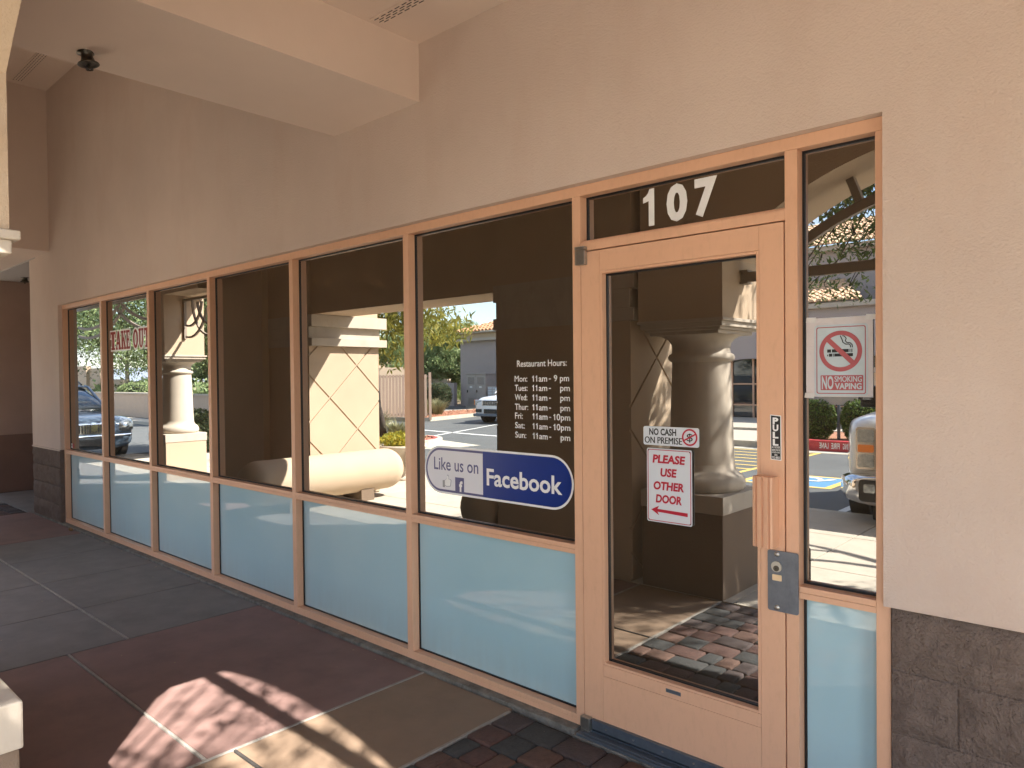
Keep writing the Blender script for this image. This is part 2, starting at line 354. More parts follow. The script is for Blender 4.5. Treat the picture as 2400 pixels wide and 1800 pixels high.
for i in range(-7, 5): MB().box(-.30+1.9*i+.003, -.30+1.9*(i+1)-.003, -6.0, -5.865, -.25, .0, .012).build('kerb_stone', KERB, kerb)

# pavers
def paver_mesh(lx, ly, m, s):
    b = bmesh.new(); bmesh.ops.create_cube(b, size=1); rr = random.Random(s)
    for v in b.verts: v.co = Vector((v.co.x*lx+rr.uniform(-.006, .006), v.co.y*ly+rr.uniform(-.006, .006), v.co.z*.06-.03+rr.uniform(-.001, .001)))
    tops = [e for e in b.edges if all(v.co.z > -.01 for v in e.verts)]; vert = [e for e in b.edges if abs(e.verts[0].co.z-e.verts[1].co.z) > .04]
    bmesh.ops.bevel(b, geom=tops+vert, offset=.013, segments=2, profile=.5, affect='EDGES')
    me = bpy.data.meshes.new('paver'); b.to_mesh(me); b.free(); me.materials.append(m); me.polygons.foreach_set('use_smooth', [True]*len(me.polygons)); return me
PM = {}
def pave(par, x0, x1, y0, y1, seed):
    rr = random.Random(seed); y = y1; row = 0
    while y-.15 > y0-.05:
        x = x0-(.06 if row % 2 else 0)
        while x < x1:
            l = rr.choice((.105, .15, .15, .205)); l = min(l, max(.06, x1-x)); l = round(l, 3)
            xa = max(x, x0); ll = round(x+l-xa, 3)
            if ll > .04:
                ky = (ll, rr.randrange(4), rr.randrange(2))
                if ky not in PM: PM[ky] = paver_mesh(ll-.004, .150, PAV[ky[1]], len(PM))
                o = bpy.data.objects.new('paver', PM[ky]); COL.objects.link(o); o.parent = par
                o.location = (xa+ll/2, y-.076, rr.uniform(-.004, .001)); o.rotation_euler = (rr.uniform(-.015, .015), rr.uniform(-.015, .015), rr.uniform(-.02, .02))
            x += l
        y -= .153; row += 1
pv = struct(thing('paver_apron', '', '')); 
for k in ('label', 'category'): del pv[k]
pave(pv, -.375, 1.91, -2.03, -.075, 3)
MB().box(-.39, -.374, -2.055, -.08, -.03, .0, .003).build('paver_border', SEAL, pv)
pv2 = struct(thing('paver_strip', '', ''))
for k in ('label', 'category'): del pv2[k]
pave(pv2, -9.40, -8.37, -1.3, -.075, 5)

# ================================================================== SHOP WALL
wall = thing('shop_wall', 'tan stucco shop wall with brown block wainscot around the storefront', 'wall', (0, 0, 0))
MB().prism([(-8.24, .83), (-7.19, .83), (-7.19, 2.442), (1.25, 2.442), (1.25, .83), (8, .83), (8, 4.95), (-8.24, 4.95)], 1, -.04, .25).build('stucco_face', STUCCO, wall)
MB().box(1.266, 8, -.008, .25, .0, .828).box(-8.225, -7.206, -.006, .25, .0, .828).build('block_backing', CMU, wall)
def block(x0, x1, z0, z1, y, amp, seed, side=False):
    nx = max(3, int((x1-x0)/.022)); nz = max(3, int((z1-z0)/.024)); vs = []; fs = []
    for k in range(nz+1):
        for i in range(nx+1):
            x = x0+(x1-x0)*i/nx; z = z0+(z1-z0)*k/nz
            e = min(1, min(i, nx-i, k, nz-k)/1.5)
            d = noise.fractal(Vector((x*14, seed, z*14)), .7, 2., 4)
            vs.append((x, y+.012*(1-e)-amp*d*e, z))
    for k in range(nz):
        for i in range(nx): a = k*(nx+1)+i; fs.append((a, a+1, a+nx+2, a+nx+1))
    o = len(vs); vs += [(x0, .1, z0), (x1, .1, z0), (x0, .1, z1), (x1, .1, z1)]
    fs += [tuple(range(0, nx+1))[::-1]+(o, o+1), tuple(range(nz*(nx+1), (nz+1)*(nx+1)))+(o+3, o+2),
           tuple(k*(nx+1) for k in range(nz+1))+(o+2, o), tuple(k*(nx+1)+nx for k in range(nz, -1, -1))+(o+1, o+3)]
    mb = MB(); mb.add(vs, fs); return mb.build('block', CMU, wall)
zs = [.0, .205, .415, .620, .828]
for r in range(4):
    x = 1.268; first = .192 if r in (0, 2) else .39
    k = 0
    while x < 3.2:
        l = (first if k == 0 else .40); block(x, x+l-.006, zs[r]+.004, zs[r+1]-.004, -.024, .008, r*3.1+k); x += l; k += 1
    x = -8.235; k = 0; first = .40 if r % 2 else .2
    while x < -7.215:
        l = min(first if k == 0 else .40, -7.206-x); block(x, x+l-.006, zs[r]+.004, zs[r+1]-.004, -.052, .012, r*5.3+k+40); x += l; k += 1
MB().box(-8.24, -7.204, -.052, -.041, .815, .829).build('ledge', STUCCO, wall)

# ================================================================== STOREFRONT
sf = thing('storefront', 'long storefront of six tall windows in apricot metal frames over pale blue panels', 'storefront', (-3, 0, 0))
L_ = [-7.203, -6.015, -4.829, -3.646, -2.435, -1.235, -.0449, .9152, 1.2171]; MW = .0449
HT = 2.395; RT = .8322; RB = .7885
MB().box(-7.203, 1.262, 0, .11, HT+.0008, 2.441, .0015).build('header', FRAME, sf)
for i, x in enumerate(L_):
    MB().box(x, x+MW, 0, .11, .0155, HT, .0015).build('jamb' if i in (0, 8) else 'mullion', FRAME, sf)
bays = [(L_[i]+MW, L_[i+1]) for i in range(6)]+[(L_[7]+MW, L_[8])]
for x0, x1 in bays:
    x0 += .0006; x1 -= .0006
    MB().box(x0, x1, .0008, .11, RB, .8095, .001).box(x0, x1, .0008, .11, .8105, RT, .001).build('rail', FRAME, sf)
    MB().box(x0, x1, .0008, .11, .0155, .040, .001).box(x0, x1, .0008, .11, .041, .0605, .001).build('sill', FRAME, sf)
    wdw = None
    for (z0, z1, m_, nm) in ((RT, HT, GLASS, 'window_pane'), (.0605, RB, FROST, 'lower_panel')):
        p = MB().box(x0+.002, x1-.002, .053, .058, z0+.002, z1-.002).build(nm, m_, sf)
        ga = [(x0, z0), (x1, z0), (x1, z1), (x0, z1)]; gi = [(x0+.009, z0+.008), (x1-.009, z0+.008), (x1-.009, z1-.009), (x0+.009, z1-.009)]
        q = ring2d(ga, gi, .0475, .0535); q.build('gasket', GASK, p)
# transom over the door
MB().box(.0006, .9146, .0008, .11, 2.149, 2.187, .0015).build('transom_bar', FRAME, sf)
tp = MB().box(.003, .912, .053, .058, 2.189, HT-.002).build('window_pane', GLASS, sf)
ring2d([(.001, 2.1875), (.9145, 2.1875), (.9145, HT), (.001, HT)], [(.010, 2.195), (.9055, 2.195), (.9055, HT-.009), (.010, HT-.009)], .0475, .0535).build('gasket', GASK, tp)
MB().box(.0006, .9146, .018, .045, 2.187, 2.197).build('glazing_stop', FRAME, sf)
MB().box(.0, .915, -.062, .09, .0, .012, .002).box(.02, .90, -.05, -.02, .0125, .018, .002).box(.02, .90, -.012, .03, .0125, .020, .002).build('threshold', SWEEP, sf)

# door
door = thing('entrance_door', 'apricot metal framed glass door at the right end of the storefront', 'door', (.46, 0, 0))
zb = .028; zt = 2.143
MB().box(.004, .1045, -.002, .043, zb, zt, .0012).build('stile', FRAME, door)
MB().box(.8205, .9105, -.002, .043, zb, zt, .0012).build('stile', FRAME, door)
MB().box(.1055, .8195, -.002, .043, 2.052, zt, .001).build('top_rail', FRAME, door)
MB().box(.1055, .8195, -.002, .043, zb, .275, .001).build('bottom_rail', FRAME, door)
MB().box(.1055, .8195, -.0018, .043, .276, .326, .001).build('glazing_rail', FRAME, door)
MB().box(.1055, .1165, -.001, .030, .327, 2.051, .001).box(.8085, .8195, -.001, .030, .327, 2.051, .001).box(.117, .808, -.001, .030, 2.040, 2.051, .001).box(.117, .808, -.001, .030, .327, .337, .001).build('glazing_bead', FRAME, door)
dg = MB().box(.116, .809, .034, .040, .336, 2.041).build('door_glass', GLASS, door)
ring2d([(.1165, .337), (.8085, .337), (.8085, 2.040), (.1165, 2.040)], [(.1235, .344), (.8015, .344), (.8015, 2.032), (.1235, 2.032)], .028, .0345).build('gasket', GASK, dg)
sw = MB().box(.052, .905, -.016, -.0025, .030, .074, .002).box(.052, .905, -.020, -.0165, .066, .074, .001).build('door_sweep', SWEEP, door)
for k in range(6): 
    q = MB(); q.prism(circ(.13+.14*k, .052, .0042, 10), 1, -.021, -.0165); q.build('screw', STEEL, sw)
ph = MB()
prof = [(.812, -.006), (.812, -.050), (.822, -.054), (.826, -.046), (.832, -.058), (.846, -.060), (.850, -.050), (.856, -.050), (.860, -.062), (.872, -.064), (.878, -.054), (.882, -.064), (.888, -.056), (.8895, -.0025), (.880, -.0025)]
ph.prism(prof, 2, .965, 1.222); ph.build('pull_handle', FRAME, door)
lp = MB().prism(rrect(.850, .962, .728, .950, .008), 1, -.0085, -.0035).build('lock_plate', LOCKM, door)
ly = MB(); ly.prism(circ(.884, .892, .0195, 28), 1, -.014, -.0086); ly.build('lock_cylinder', STEEL, lp)
MB().prism(circ(.884, .886, .0105, 20), 1, -.0165, -.0142).build('key_plug', DARKST, lp)
MB().prism(circ(.884, .886, .0025, 8), 1, -.0172, -.0166).prism([(.883, .878), (.885, .878), (.885, .885), (.883, .885)], 1, -.0172, -.0166).build('keyhole', GASK, lp)
for z in (.937, .742):
    q = MB(); n = 16
    vs = [(.884+r_*math.cos(2*pi*i/n), y_, z+r_*math.sin(2*pi*i/n)) for r_, y_ in ((.010, -.0086), (.0085, -.0118), (.004, -.0132)) for i in range(n)]
    fs = [(k*n+i, k*n+(i+1) % n, (k+1)*n+(i+1) % n, (k+1)*n+i) for k in range(2) for i in range(n)]+[tuple(range(2*n, 3*n))]
    q.add(vs, fs, True); q.build('dome_bolt', STEEL, lp)
MB().prism(rrect(.867, .902, .840, .862, .003), 1, -.0092, -.0087).build('label_sticker', LABELY, lp)
MB().box(-.012, .040, -.028, -.002, 2.151, 2.166, .003).build('hinge_pivot', STEEL, door)
MB().box(-.012, .040, -.026, -.002, 2.085, 2.149, .003).build('hinge_pivot', STEEL, door)
MB().box(-.003, .048, -.030, -.002, .026, .078, .006).box(.0, .048, -.030, -.0021, .006, .0255, .003).build('floor_pivot', STEEL, door)
MB().box(.418, .486, -.0035, -.002, .296, .311, .0005).build('maker_plate', SWEEP, door)

# interior (dim room behind the reflective glass)
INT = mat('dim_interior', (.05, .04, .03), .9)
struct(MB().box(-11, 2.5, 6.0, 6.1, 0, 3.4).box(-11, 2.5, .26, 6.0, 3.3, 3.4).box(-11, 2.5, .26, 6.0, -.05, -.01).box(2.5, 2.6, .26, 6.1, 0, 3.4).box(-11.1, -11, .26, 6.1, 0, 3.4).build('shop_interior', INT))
PEND = mat('lamp_glass', (.8, .7, .5), .3, emit=((1, .82, .6), .8))
for i, (x, z, l) in enumerate(((-8.37, 3.22, .11), (-8.03, 3.11, .10), (-7.78, 3.20, .12), (-6.93, 3.09, .12), (-6.69, 3.0, .10))):
    t = thing('pendant_lamp', '', 'lamp', (x, 4, z), 0, 'faint pendant lamps inside behind the fifth window from the left'); t['label'] = ('leftmost', 'second from left', 'middle', 'fourth from left', 'rightmost')[i]+' of the five faint pendant lamps behind the fifth window'
    child(MB().box(-.02, .02, -.02, .02, -l/2, l/2), 'lamp_shade', PEND, t); child(MB().tube([(0, 0, l/2), (0, 0, 3.3-z)], .004, 5), 'cord', GASK, t)

# ================================================================== CEILINGS
STU_C = STUCCO_S
struct(MB().box(-1.82, -1.03, -2.06, -.041, 3.07, 4.9, .0).build('soffit_beam', STU_C))
struct(MB().box(-1.029, 8, -2.06, -.041, 3.38, 3.6).build('ceiling', STU_C))
struct(MB().box(-7.45, -1.821, -2.44, -.041, 4.88, 5.0).build('ceiling', STU_C))
struct(MB().box(-10.5, -7.451, -2.06, -.041, 3.07, 4.95).build('soffit_beam', STU_C))
struct(MB().box(-14.59, -10.501, -2.06, -.041, 3.25, 3.6).build('ceiling', STU_C))
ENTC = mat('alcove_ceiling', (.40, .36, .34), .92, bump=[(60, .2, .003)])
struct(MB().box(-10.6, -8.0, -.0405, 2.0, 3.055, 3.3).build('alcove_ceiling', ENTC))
aw = thing('alcove_wall', 'shaded brown end wall beyond the far left corner of the shop', 'wall', (-10.5, .9, 0))
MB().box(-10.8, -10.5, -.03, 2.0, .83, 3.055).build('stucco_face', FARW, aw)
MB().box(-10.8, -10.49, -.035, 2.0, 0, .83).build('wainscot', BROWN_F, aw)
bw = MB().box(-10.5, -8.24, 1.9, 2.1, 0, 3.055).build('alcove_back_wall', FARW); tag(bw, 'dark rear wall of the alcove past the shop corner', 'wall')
ww = thing('far_shop_wall', 'tan stucco wall of the next shop beyond the alcove', 'wall', (-14, .0, 0))
MB().box(-15, -10.8, -.03, .25, 0, 4.9).build('stucco_face', STUCCO, ww)
# unseen slab added over the ceilings to block the sun
rf = struct(MB().box(-15.1, 8.2, -2.7, 1.0, 5.02, 5.3).box(-9.0, -1.0, -3.9, -2.701, 5.02, 5.3).build('sun_block_slab', STUCCO_S))

def vent(name, label, x0, x1, y0, y1, z):
    t = thing(name, label, 'vent', ((x0+x1)/2, (y0+y1)/2, z), 0, 'slotted vents in the stucco ceilings')
    MB().box(x0, x1, y0, y1, z-.008, z, .002).build('vent_plate', STUCCO_S, t)
    q = MB(); n = int((x1-x0)/.055)
    for k in range(4):
        y = y0+.015+(y1-y0-.03)*k/3
        for i in range(n):
            xa = x0+.02+i*.053+(.02 if k % 2 else 0)
            if xa+.034 < x1: q.box(xa, xa+.034, y-.0022, y+.0022, z-.0095, z-.0075)
    q.build('slot', GASK, t, kind='stuff')
vent('ceiling_vent', 'slotted vent strip in the ceiling above the door, right of the beam', -1.0, 1.6, -.385, -.31, 3.38)
vent('ceiling_vent', 'slotted vent strip high in the far left ceiling bay', -7.35, -2.2, -.40, -.30, 4.88)

def sprinkler(x, y, z, label):
    t = thing('sprinkler_head', label, 'sprinkler', (x, y, z), 0)
    q = MB().lathe([(.050, .0), (.050, -.004), (.030, -.006), (.032, -.028), (.040, -.050), (.056, -.058), (.058, -.063), (.052, -.066), (.034, -.060)], 0, 0, 24); child(q, 'escutcheon', DARKST, t)
    q = MB().tube([(0, 0, -.03), (0, 0, -.085)], .007, 8).tube([(.016, 0, -.062), (.006, 0, -.088)], .003, 6).tube([(-.016, 0, -.062), (-.006, 0, -.088)], .003, 6); child(q, 'frame_arms', DARKST, t)
    q = MB()
    for i in range(12):
        a = 2*pi*i/12; c_, s_ = math.cos(a), math.sin(a)
        q.add([(c_*.005-s_*.003, s_*.005+c_*.003, -.088), (c_*.005+s_*.003, s_*.005-c_*.003, -.088), (c_*.021+s_*.004, s_*.021-c_*.004, -.090), (c_*.021-s_*.004, s_*.021+c_*.004, -.090)], [(0, 1, 2, 3), (3, 2, 1, 0)])
    child(q, 'deflector', DARKST, t)
    return t
s1 = sprinkler(-1.66, -1.455, 3.069, 'tarnished metal fire sprinkler tilted out of the soffit beam, near top left'); s1.rotation_euler = (.10, -.14, .4); s1.scale = (.78, .78, .85)
s2 = sprinkler(-9.9, .32, 3.055, 'small dark fire sprinkler on the grey alcove ceiling at far left')

# ================================================================== DECALS AND SIGNS
def sheet(poly, k, name, m, par, base=.0525, th=.0003):
    y = base-.0005*k
    return MB().prism(poly, 1, y, y+th).build(name, m, par)
_h = textmesh('H')[0]; CAPH = max(v.y for v in _h)
ONE = [(.18, .64), (.18, .78), (.34, .83), (.44, .90), (.50, 1.0), (.74, 1.0), (.74, 0), (.46, 0), (.46, .68), (.34, .66)]
def one(x0, x1, zb_, cap, k, m, par, base=.0525, name='lettering'):
    y = base-.0005*k
    return MB().add([(x0+(x1-x0)*(x-.18)/.56, y, zb_+z*cap) for x, z in ONE], [tuple(range(len(ONE)))]).build(name, m, par)
def word(body, x0, x1, zb_, cap, k, m, par, bold=.012, shear=0, base=.0525, name='lettering'):
    if 'M' in body and bold > 0:   # two thin layers instead of a swollen outline
        d = .0016 if x1-x0 > .11 else .0007
        word(body, x0+d, x1+d, zb_, cap, k, m, par, 0, shear, base+.00012, name)
        word(body, x0, x1, zb_, cap, k, m, par, 0, shear, base-.00012, name); return
    vs, fs = textmesh(body, bold, shear); a = min(v.x for v in vs); b = max(v.x for v in vs)
    y = base-.0005*k; s = cap/CAPH; n = len(vs)
    out = [(x0+(x1-x0)*(v.x-a)/(b-a), y, zb_+v.y*s) for v in vs]
    return MB().add(out, [f for f in fs]).build(name, m, par)
def stadium(x0, x1, z0, z1, n=20, flat_right=None):
    r = (z1-z0)/2; zc = (z0+z1)/2; p = []
    if flat_right is None:
        for i in range(n+1): a = -pi/2+pi*i/n; p.append((x1-r+r*math.cos(a), zc+r*math.sin(a)))
    else: p += [(flat_right, z0), (flat_right, z1)]
    for i in range(n+1): a = pi/2+pi*i/n; p.append((x0+r+r*math.cos(a), zc+r*math.sin(a)))
    return p
# address number
t = thing('address_number', 'white vinyl street number 107 on the dark transom glass above the door', 'number decal', (.46, .05, 2.3))
for ch, a, b in (('1', .293, .347), ('0', .405, .500), ('7', .532, .630)):
    if ch == '1': one(a, b, 2.222, .155, 0, VINW, t, name='digit'); continue
    vs, fs = textmesh(ch, .045); x_ = [v.x for v in vs]; y_ = [v.y for v in vs]
    MB().add([(a+(b-a)*(v.x-min(x_))/(max(x_)-min(x_)), .0522, 2.222+.155*(v.y-min(y_))/(max(y_)-min(y_))) for v in vs], fs).build('digit', VINW, t)
# social decal
t = thing('social_media_decal', 'large blue and white rounded decal low in the window beside the door', 'decal', (-.6, .05, 1.09))
sheet(stadium(-1.130, -.088, .963, 1.222), 0, 'white_border', VINW, t)
sheet(stadium(-1.120, 0, .974, 1.211, flat_right=-.676), 1, 'navy_field', VINNAVY, t)
r_ = .1185; pr_ = [(-.099-r_+r_*math.cos(a), 1.0925+r_*math.sin(a)) for a in [-pi/2+pi*i/20 for i in range(21)]]
sheet([(-.6755, 1.211), (-.6755, .974)]+pr_, 1, 'blue_field', VINBLUE, t)
sheet(stadium(-1.107, 0, .986, 1.199, flat_right=-.676), 2, 'pale_panel', VING, t)
word('Like us on', -1.052, -.708, 1.092, .066, 3, VINNAVY, t, .01)
word('Facebook', -.648, -.155, 1.041, .082, 3, VINW, t, .022)
th = [(-.978, 1.035), (-.962, 1.038), (-.949, 1.052), (-.947, 1.066), (-.940, 1.068), (-.934, 1.060), (-.935, 1.046), (-.918, 1.044), (-.914, 1.037), (-.916, 1.030), (-.917, 1.022), (-.919, 1.014), (-.922, 1.006), (-.955, 1.003), (-.962, 1.008), (-.978, 1.008)]
cx_, cz_ = -.944, 1.03
sheet(th, 3, 'thumb_outline', VINNAVY, t); sheet([(cx_+(x-cx_)*.9, cz_+(z-cz_)*.92) for x, z in th], 4, 'thumb', VINW, t)
sheet([(-.982, .998), (-.964, .998), (-.964, 1.036), (-.982, 1.036)], 5, 'cuff', mat('cuff_grey', (.3, .3, .3), .5), t)
sheet([(-.884, .986), (-.816, .986), (-.816, 1.060), (-.884, 1.060)], 3, 'f_square', VINNAVY, t)
word('f', -.853, -.827, .988, .050, 4, VINW, t, .05)
# restaurant hours
t = thing('opening_hours_decal', 'white vinyl restaurant hours lettering listing Mon to Sun on the dark glass', 'decal', (-.28, .05, 1.48))
def X(p): return -.4505+(p-108)*.00038
word('Restaurant Hours:', X(155), X(970), 1.643, .030, 0, VINW, t, .011)
for d, wd, px_, zb_ in (('Mon:', 0, 327, 1.570), ('Tues:', 0, 332, 1.525), ('Wed:', 0, 326, 1.479), ('Thur:', 0, 340, 1.432), ('Fri:', 0, 245, 1.388), ('Sat:', 0, 278, 1.341), ('Sun:', 0, 304, 1.294)):
    word(d, X(112), X(px_), zb_, .029, 0, VINW, t, .011)
    one(X(412), X(441), zb_, .029, 0, VINW, t); one(X(466), X(495), zb_, .029, 0, VINW, t); word('am', X(520), X(658), zb_, .029, 0, VINW, t, .012)
    MB().box(X(688), X(716), .0520, .0524, zb_+.010, zb_+.0145).build('dash', VINW, t)
    if d == 'Mon:': word('9 pm', X(765), X(1003), zb_+.001, .029, 0, VINW, t, .011)
    elif d in ('Fri:', 'Sat:'): one(X(752), X(782), zb_, .029, 0, VINW, t); word('0pm', X(803), X(1017), zb_, .029, 0, VINW, t, .012)
    else: word('pm', X(864), X(1014), zb_, .029, 0, VINW, t, .011)
# take out (slab serif letters)
t = thing('take_out_decal', 'brick red slab lettering reading TAKE OUT with white outline, second window from left', 'decal', (-5.3, .05, 2.0))
def bx(x0, x1, z0, z1): return [(x0, z0), (x1, z0), (x1, z1), (x0, z1)]
def arcs(cx, cz, ro, ri, a0, a1, n, sx, sz): 
    out = []
    for i in range(n):
        b0 = a0+(a1-a0)*i/n; b1 = a0+(a1-a0)*(i+1)/n
        out.append([(cx+ro*sx*math.cos(b0), cz+ro*sz*math.sin(b0)), (cx+ro*sx*math.cos(b1), cz+ro*sz*math.sin(b1)), (cx+ri*sx*math.cos(b1), cz+(ro-(ro-ri)*.5)*sz*math.sin(b1)), (cx+ri*sx*math.cos(b0), cz+(ro-(ro-ri)*.5)*sz*math.sin(b0))][::1])
    return out
SL = {'T': [bx(.3, .7, 0, 1), bx(.15, .85, 0, .12), bx(0, 1, .86, 1), bx(0, .14, .66, .9), bx(.86, 1, .66, .9)],
      'A': [[(.02, .08), (.24, .08), (.56, 1), (.36, 1)], [(.62, .08), (.98, .08), (.68, 1), (.36, 1)], bx(.3, .7, .28, .42), bx(-.04, .36, 0, .12), bx(.54, 1.04, 0, .12)],
      'K': [bx(.1, .42, 0, 1), bx(0, .52, 0, .12), bx(0, .52, .88, 1), [(.38, .38), (.55, .52), (.9, .95), (.7, .95)], [(.42, .6), (.66, .08), (.98, .08), (.66, .72)], bx(.6, 1.04, 0, .12), bx(.6, 1, .88, 1)],
      'E': [bx(.1, .42, 0, 1), bx(0, .96, 0, .13), bx(0, .94, .87, 1), bx(.4, .7, .44, .56), bx(.62, .74, .32, .68), bx(.82, .98, 0, .32), bx(.82, .95, .7, 1)],
      'O': arcs(.5, .5, .5, .19, 0, 2*pi, 20, 1, 1),
      'U': [bx(.1, .4, .3, 1), bx(.66, .88, .3, 1), bx(0, .5, .88, 1), bx(.56, 1, .88, 1)]+arcs(.49, .32, .39, .11, pi, 2*pi, 10, 1, .82)}
def grow(p, d):
    c = Vector((sum(q[0] for q in p)/len(p), sum(q[1] for q in p)/len(p))); n = len(p)
    area = sum(p[i][0]*p[(i+1) % n][1]-p[(i+1) % n][0]*p[i][1] for i in range(n)); s = 1 if area > 0 else -1; out = []
    for i in range(n):
        a = Vector(p[i-1]); b = Vector(p[i]); e = Vector(p[(i+1) % n]); d1 = (b-a); d2 = (e-b)
        if d1.length < 1e-6 or d2.length < 1e-6: out.append(tuple(b)); continue
        n1 = Vector((d1.y, -d1.x)).normalized()*s; n2 = Vector((d2.y, -d2.x)).normalized()*s
        m_ = n1+n2; q = m_/max(.35, m_.length_squared/2)*1.0
        out.append((b.x+q.x*d, b.y+q.y*d))
    return out
for ch, a, b in (('T', -5.882, -5.742), ('A', -5.735, -5.610), ('K', -5.600, -5.480), ('E', -5.470, -5.372), ('O', -5.300, -5.180), ('U', -5.165, -5.050), ('T', -5.035, -4.900)):
    red = MB(); wh = MB()
    for q in SL[ch]:
        p = [(a+(b-a)*x, 1.900+.180*z) for x, z in q]; g_ = grow(p, .014)
        red.prism(p, 1, .0513+.0003*R.random(), .0518); wh.prism(g_, 1, .0520+.0003*R.random(), .0526)
    wh.build('letter_outline', VINW, t); red.build('letter', VINBRICK, t)
# no cash sign
t = thing('no_cash_sign', 'small white sign reading NO CASH ON PREMISE with a crossed dollar mark, on the door', 'sign', (.43, .03, 1.34))
GB = .0332
MB().prism(rrect(.300, .556, 1.303, 1.381, .009), 1, .0305, .0335).build('board', PANELW, t)
word('NO CASH', .328, .455, 1.3465, .0255, 0, VINB, t, .034, base=.0302); word('ON PREMISE', .306, .480, 1.311, .0265, 0, VINB, t, .016, base=.0302)
ring2d(circ(.5155, 1.3425, .0345, 48), circ(.5155, 1.3425, .0275, 48), .0296, .0300).build('red_ring', VINRED, t)
word('$', .502, .529, 1.327, .031, 0, VINB, t, .0, base=.0302)
sheet([(.487, 1.331), (.489, 1.325), (.544, 1.354), (.542, 1.360)], 1, 'red_slash', VINRED, t, base=.0300)
# other door sign
t = thing('other_door_sign', 'upright white sign with red lettering PLEASE USE OTHER DOOR and an arrow pointing left', 'sign', (.42, .02, 1.14))
MB().prism(rrect(.320, .528, .984, 1.291, .008), 1, .024, .0265).build('board', PANELW, t)
ring2d(rrect(.3245, .5235, .9885, 1.2865, .007), rrect(.3275, .5205, .9915, 1.2835, .006), .0232, .0236).build('red_border', VINRED, t)
for tx, a, b, z in (('PLEASE', .347, .499, 1.232), ('USE', .384, .460, 1.177), ('OTHER', .351, .492, 1.121), ('DOOR', .361, .482, 1.067)):
    word(tx, a, b, z, .031, 0, VINRED, t, .042, .12, base=.0236)
sheet([(.339, 1.034), (.377, 1.053), (.369, 1.039), (.508, 1.036), (.508, 1.021), (.369, 1.027), (.377, 1.013)], 0, 'arrow', VINRED, t, base=.0236)
for x in (.3285, .5195):
    for z in (.9925, 1.2825): sheet(circ(x, z, .0028, 10), 1, 'corner_hole', VINB, t, base=.0236)
# pull sticker
t = thing('pull_sticker', 'narrow black and white PULL sticker on the door stile above the handle', 'sticker', (.88, 0, 1.36))
MB().prism([(.8605, 1.281), (.9005, 1.279), (.9000, 1.443), (.8595, 1.446)], 1, -.0027, -.0022).build('backing', VINW, t)
sheet([(.8635, 1.2835), (.8975, 1.2825), (.8970, 1.440), (.8625, 1.443)], 0, 'black_field', VINB, t, base=-.0030)
for ch, z in (('P', 1.413), ('U', 1.3875), ('L', 1.361), ('L', 1.3345)): word(ch, .869, .890, z, .0210, 1, VINW, t, .05, base=-.0030)
for tx, z, h_ in (('A1 DOOR', 1.3235, .0070), ('SERVICE', 1.3140, .0058), ('LOCKED-GLASS', 1.3060, .0052), ('(602)', 1.2965, .0060), ('732-8853', 1.2855, .0078)):
    wd = .030 if tx != '(602)' else .011; word(tx, .8805-wd/2, .8805+wd/2, z, h_, 1, VINW, t, .02, base=-.0030)
# no smoking poster
t = thing('no_smoking_poster', 'laminated NO SMOKING VAPING poster taped on the narrow sidelight window', 'poster', (1.09, .05, 1.65))
q = MB(); nx, nz = 14, 16; vs = []; fs = []
for k in range(nz+1):
    for i in range(nx+1): x = .972+.224*i/nx; z = 1.512+.279*k/nz; vs.append((x, .0500-.0022*(.5+.5*math.sin(i*1.1+k*.4))*(1 if i in (0, nx) or k in (0, nz) else .25), z))
for k in range(nz):
    for i in range(nx): a = k*(nx+1)+i; fs.append((a, a+1, a+nx+2, a+nx+1))
q.add(vs, fs, True).build('paper', PAPER, t)
B = .0478
sheet(rrect(1.001, 1.180, 1.516, 1.766, .010), 0, 'blue_print', PRINTB, t, base=B)
ring2d(rrect(1.0085, 1.1735, 1.5225, 1.7585, .007), rrect(1.0115, 1.1705, 1.5255, 1.7555, .006), B-.0010, B-.0006).build('red_border', VINROSE, t)
ring2d(circ(1.0905, 1.672, .0715, 56), circ(1.0905, 1.672, .0565, 56), B-.0018, B-.0014).build('red_ring', VINROSE, t)
dv = .0425; sheet([(1.0905-dv-.006, 1.672+dv-.006), (1.0905-dv+.006, 1.672+dv+.006), (1.0905+dv+.006, 1.672-dv+.006), (1.0905+dv-.006, 1.672-dv-.006)], 3, 'red_slash', VINROSE, t, base=B)
q = MB()
for a, b, z0, z1 in ((1.046, 1.059, 1.668, 1.679), (1.062, 1.118, 1.668, 1.679), (1.121, 1.1235, 1.668, 1.679), (1.127, 1.130, 1.668, 1.679), (1.046, 1.049, 1.655, 1.661), (1.052, 1.063, 1.6535, 1.664), (1.0655, 1.068, 1.6535, 1.664), (1.070, 1.104, 1.6535, 1.664), (1.108, 1.132, 1.6535, 1.664)): q.box(a, b, B-.0014, B-.0010, z0, z1)
q.box(1.075, 1.0785, B-.0016, B-.00145, 1.657, 1.6605)
q.build('cigarettes', VINB, t)
q = MB()
for off in (0, 1):
    pts = [(1.130-.006*off, 1.684), (1.1295-.006*off, 1.693-.001*off), (1.123-.004*off, 1.700-.004*off), (1.112-.003*off, 1.7015-.006*off), (1.107-.008*off, 1.7075-.005*off), (1.110-.014*off, 1.716-.003*off), (1.104-.013*off, 1.724), (1.097-.005*off, 1.7255+.001*off)]
    q.bar(pts, (B-.0014, B-.0010), .0032)
q.build('smoke', VINB, t)
sheet(rrect(1.0225, 1.165, 1.535, 1.588, .003), 1, 'red_panel', VINROSE, t, base=B)
word('NO', 1.027, 1.067, 1.5405, .0425, 3, PRINTB, t, .03, base=B); word('SMOKING', 1.0705, 1.160, 1.565, .0190, 3, PRINTB, t, .03, base=B); word('VAPING', 1.0715, 1.160, 1.5400, .0195, 3, PRINTB, t, .03, base=B)
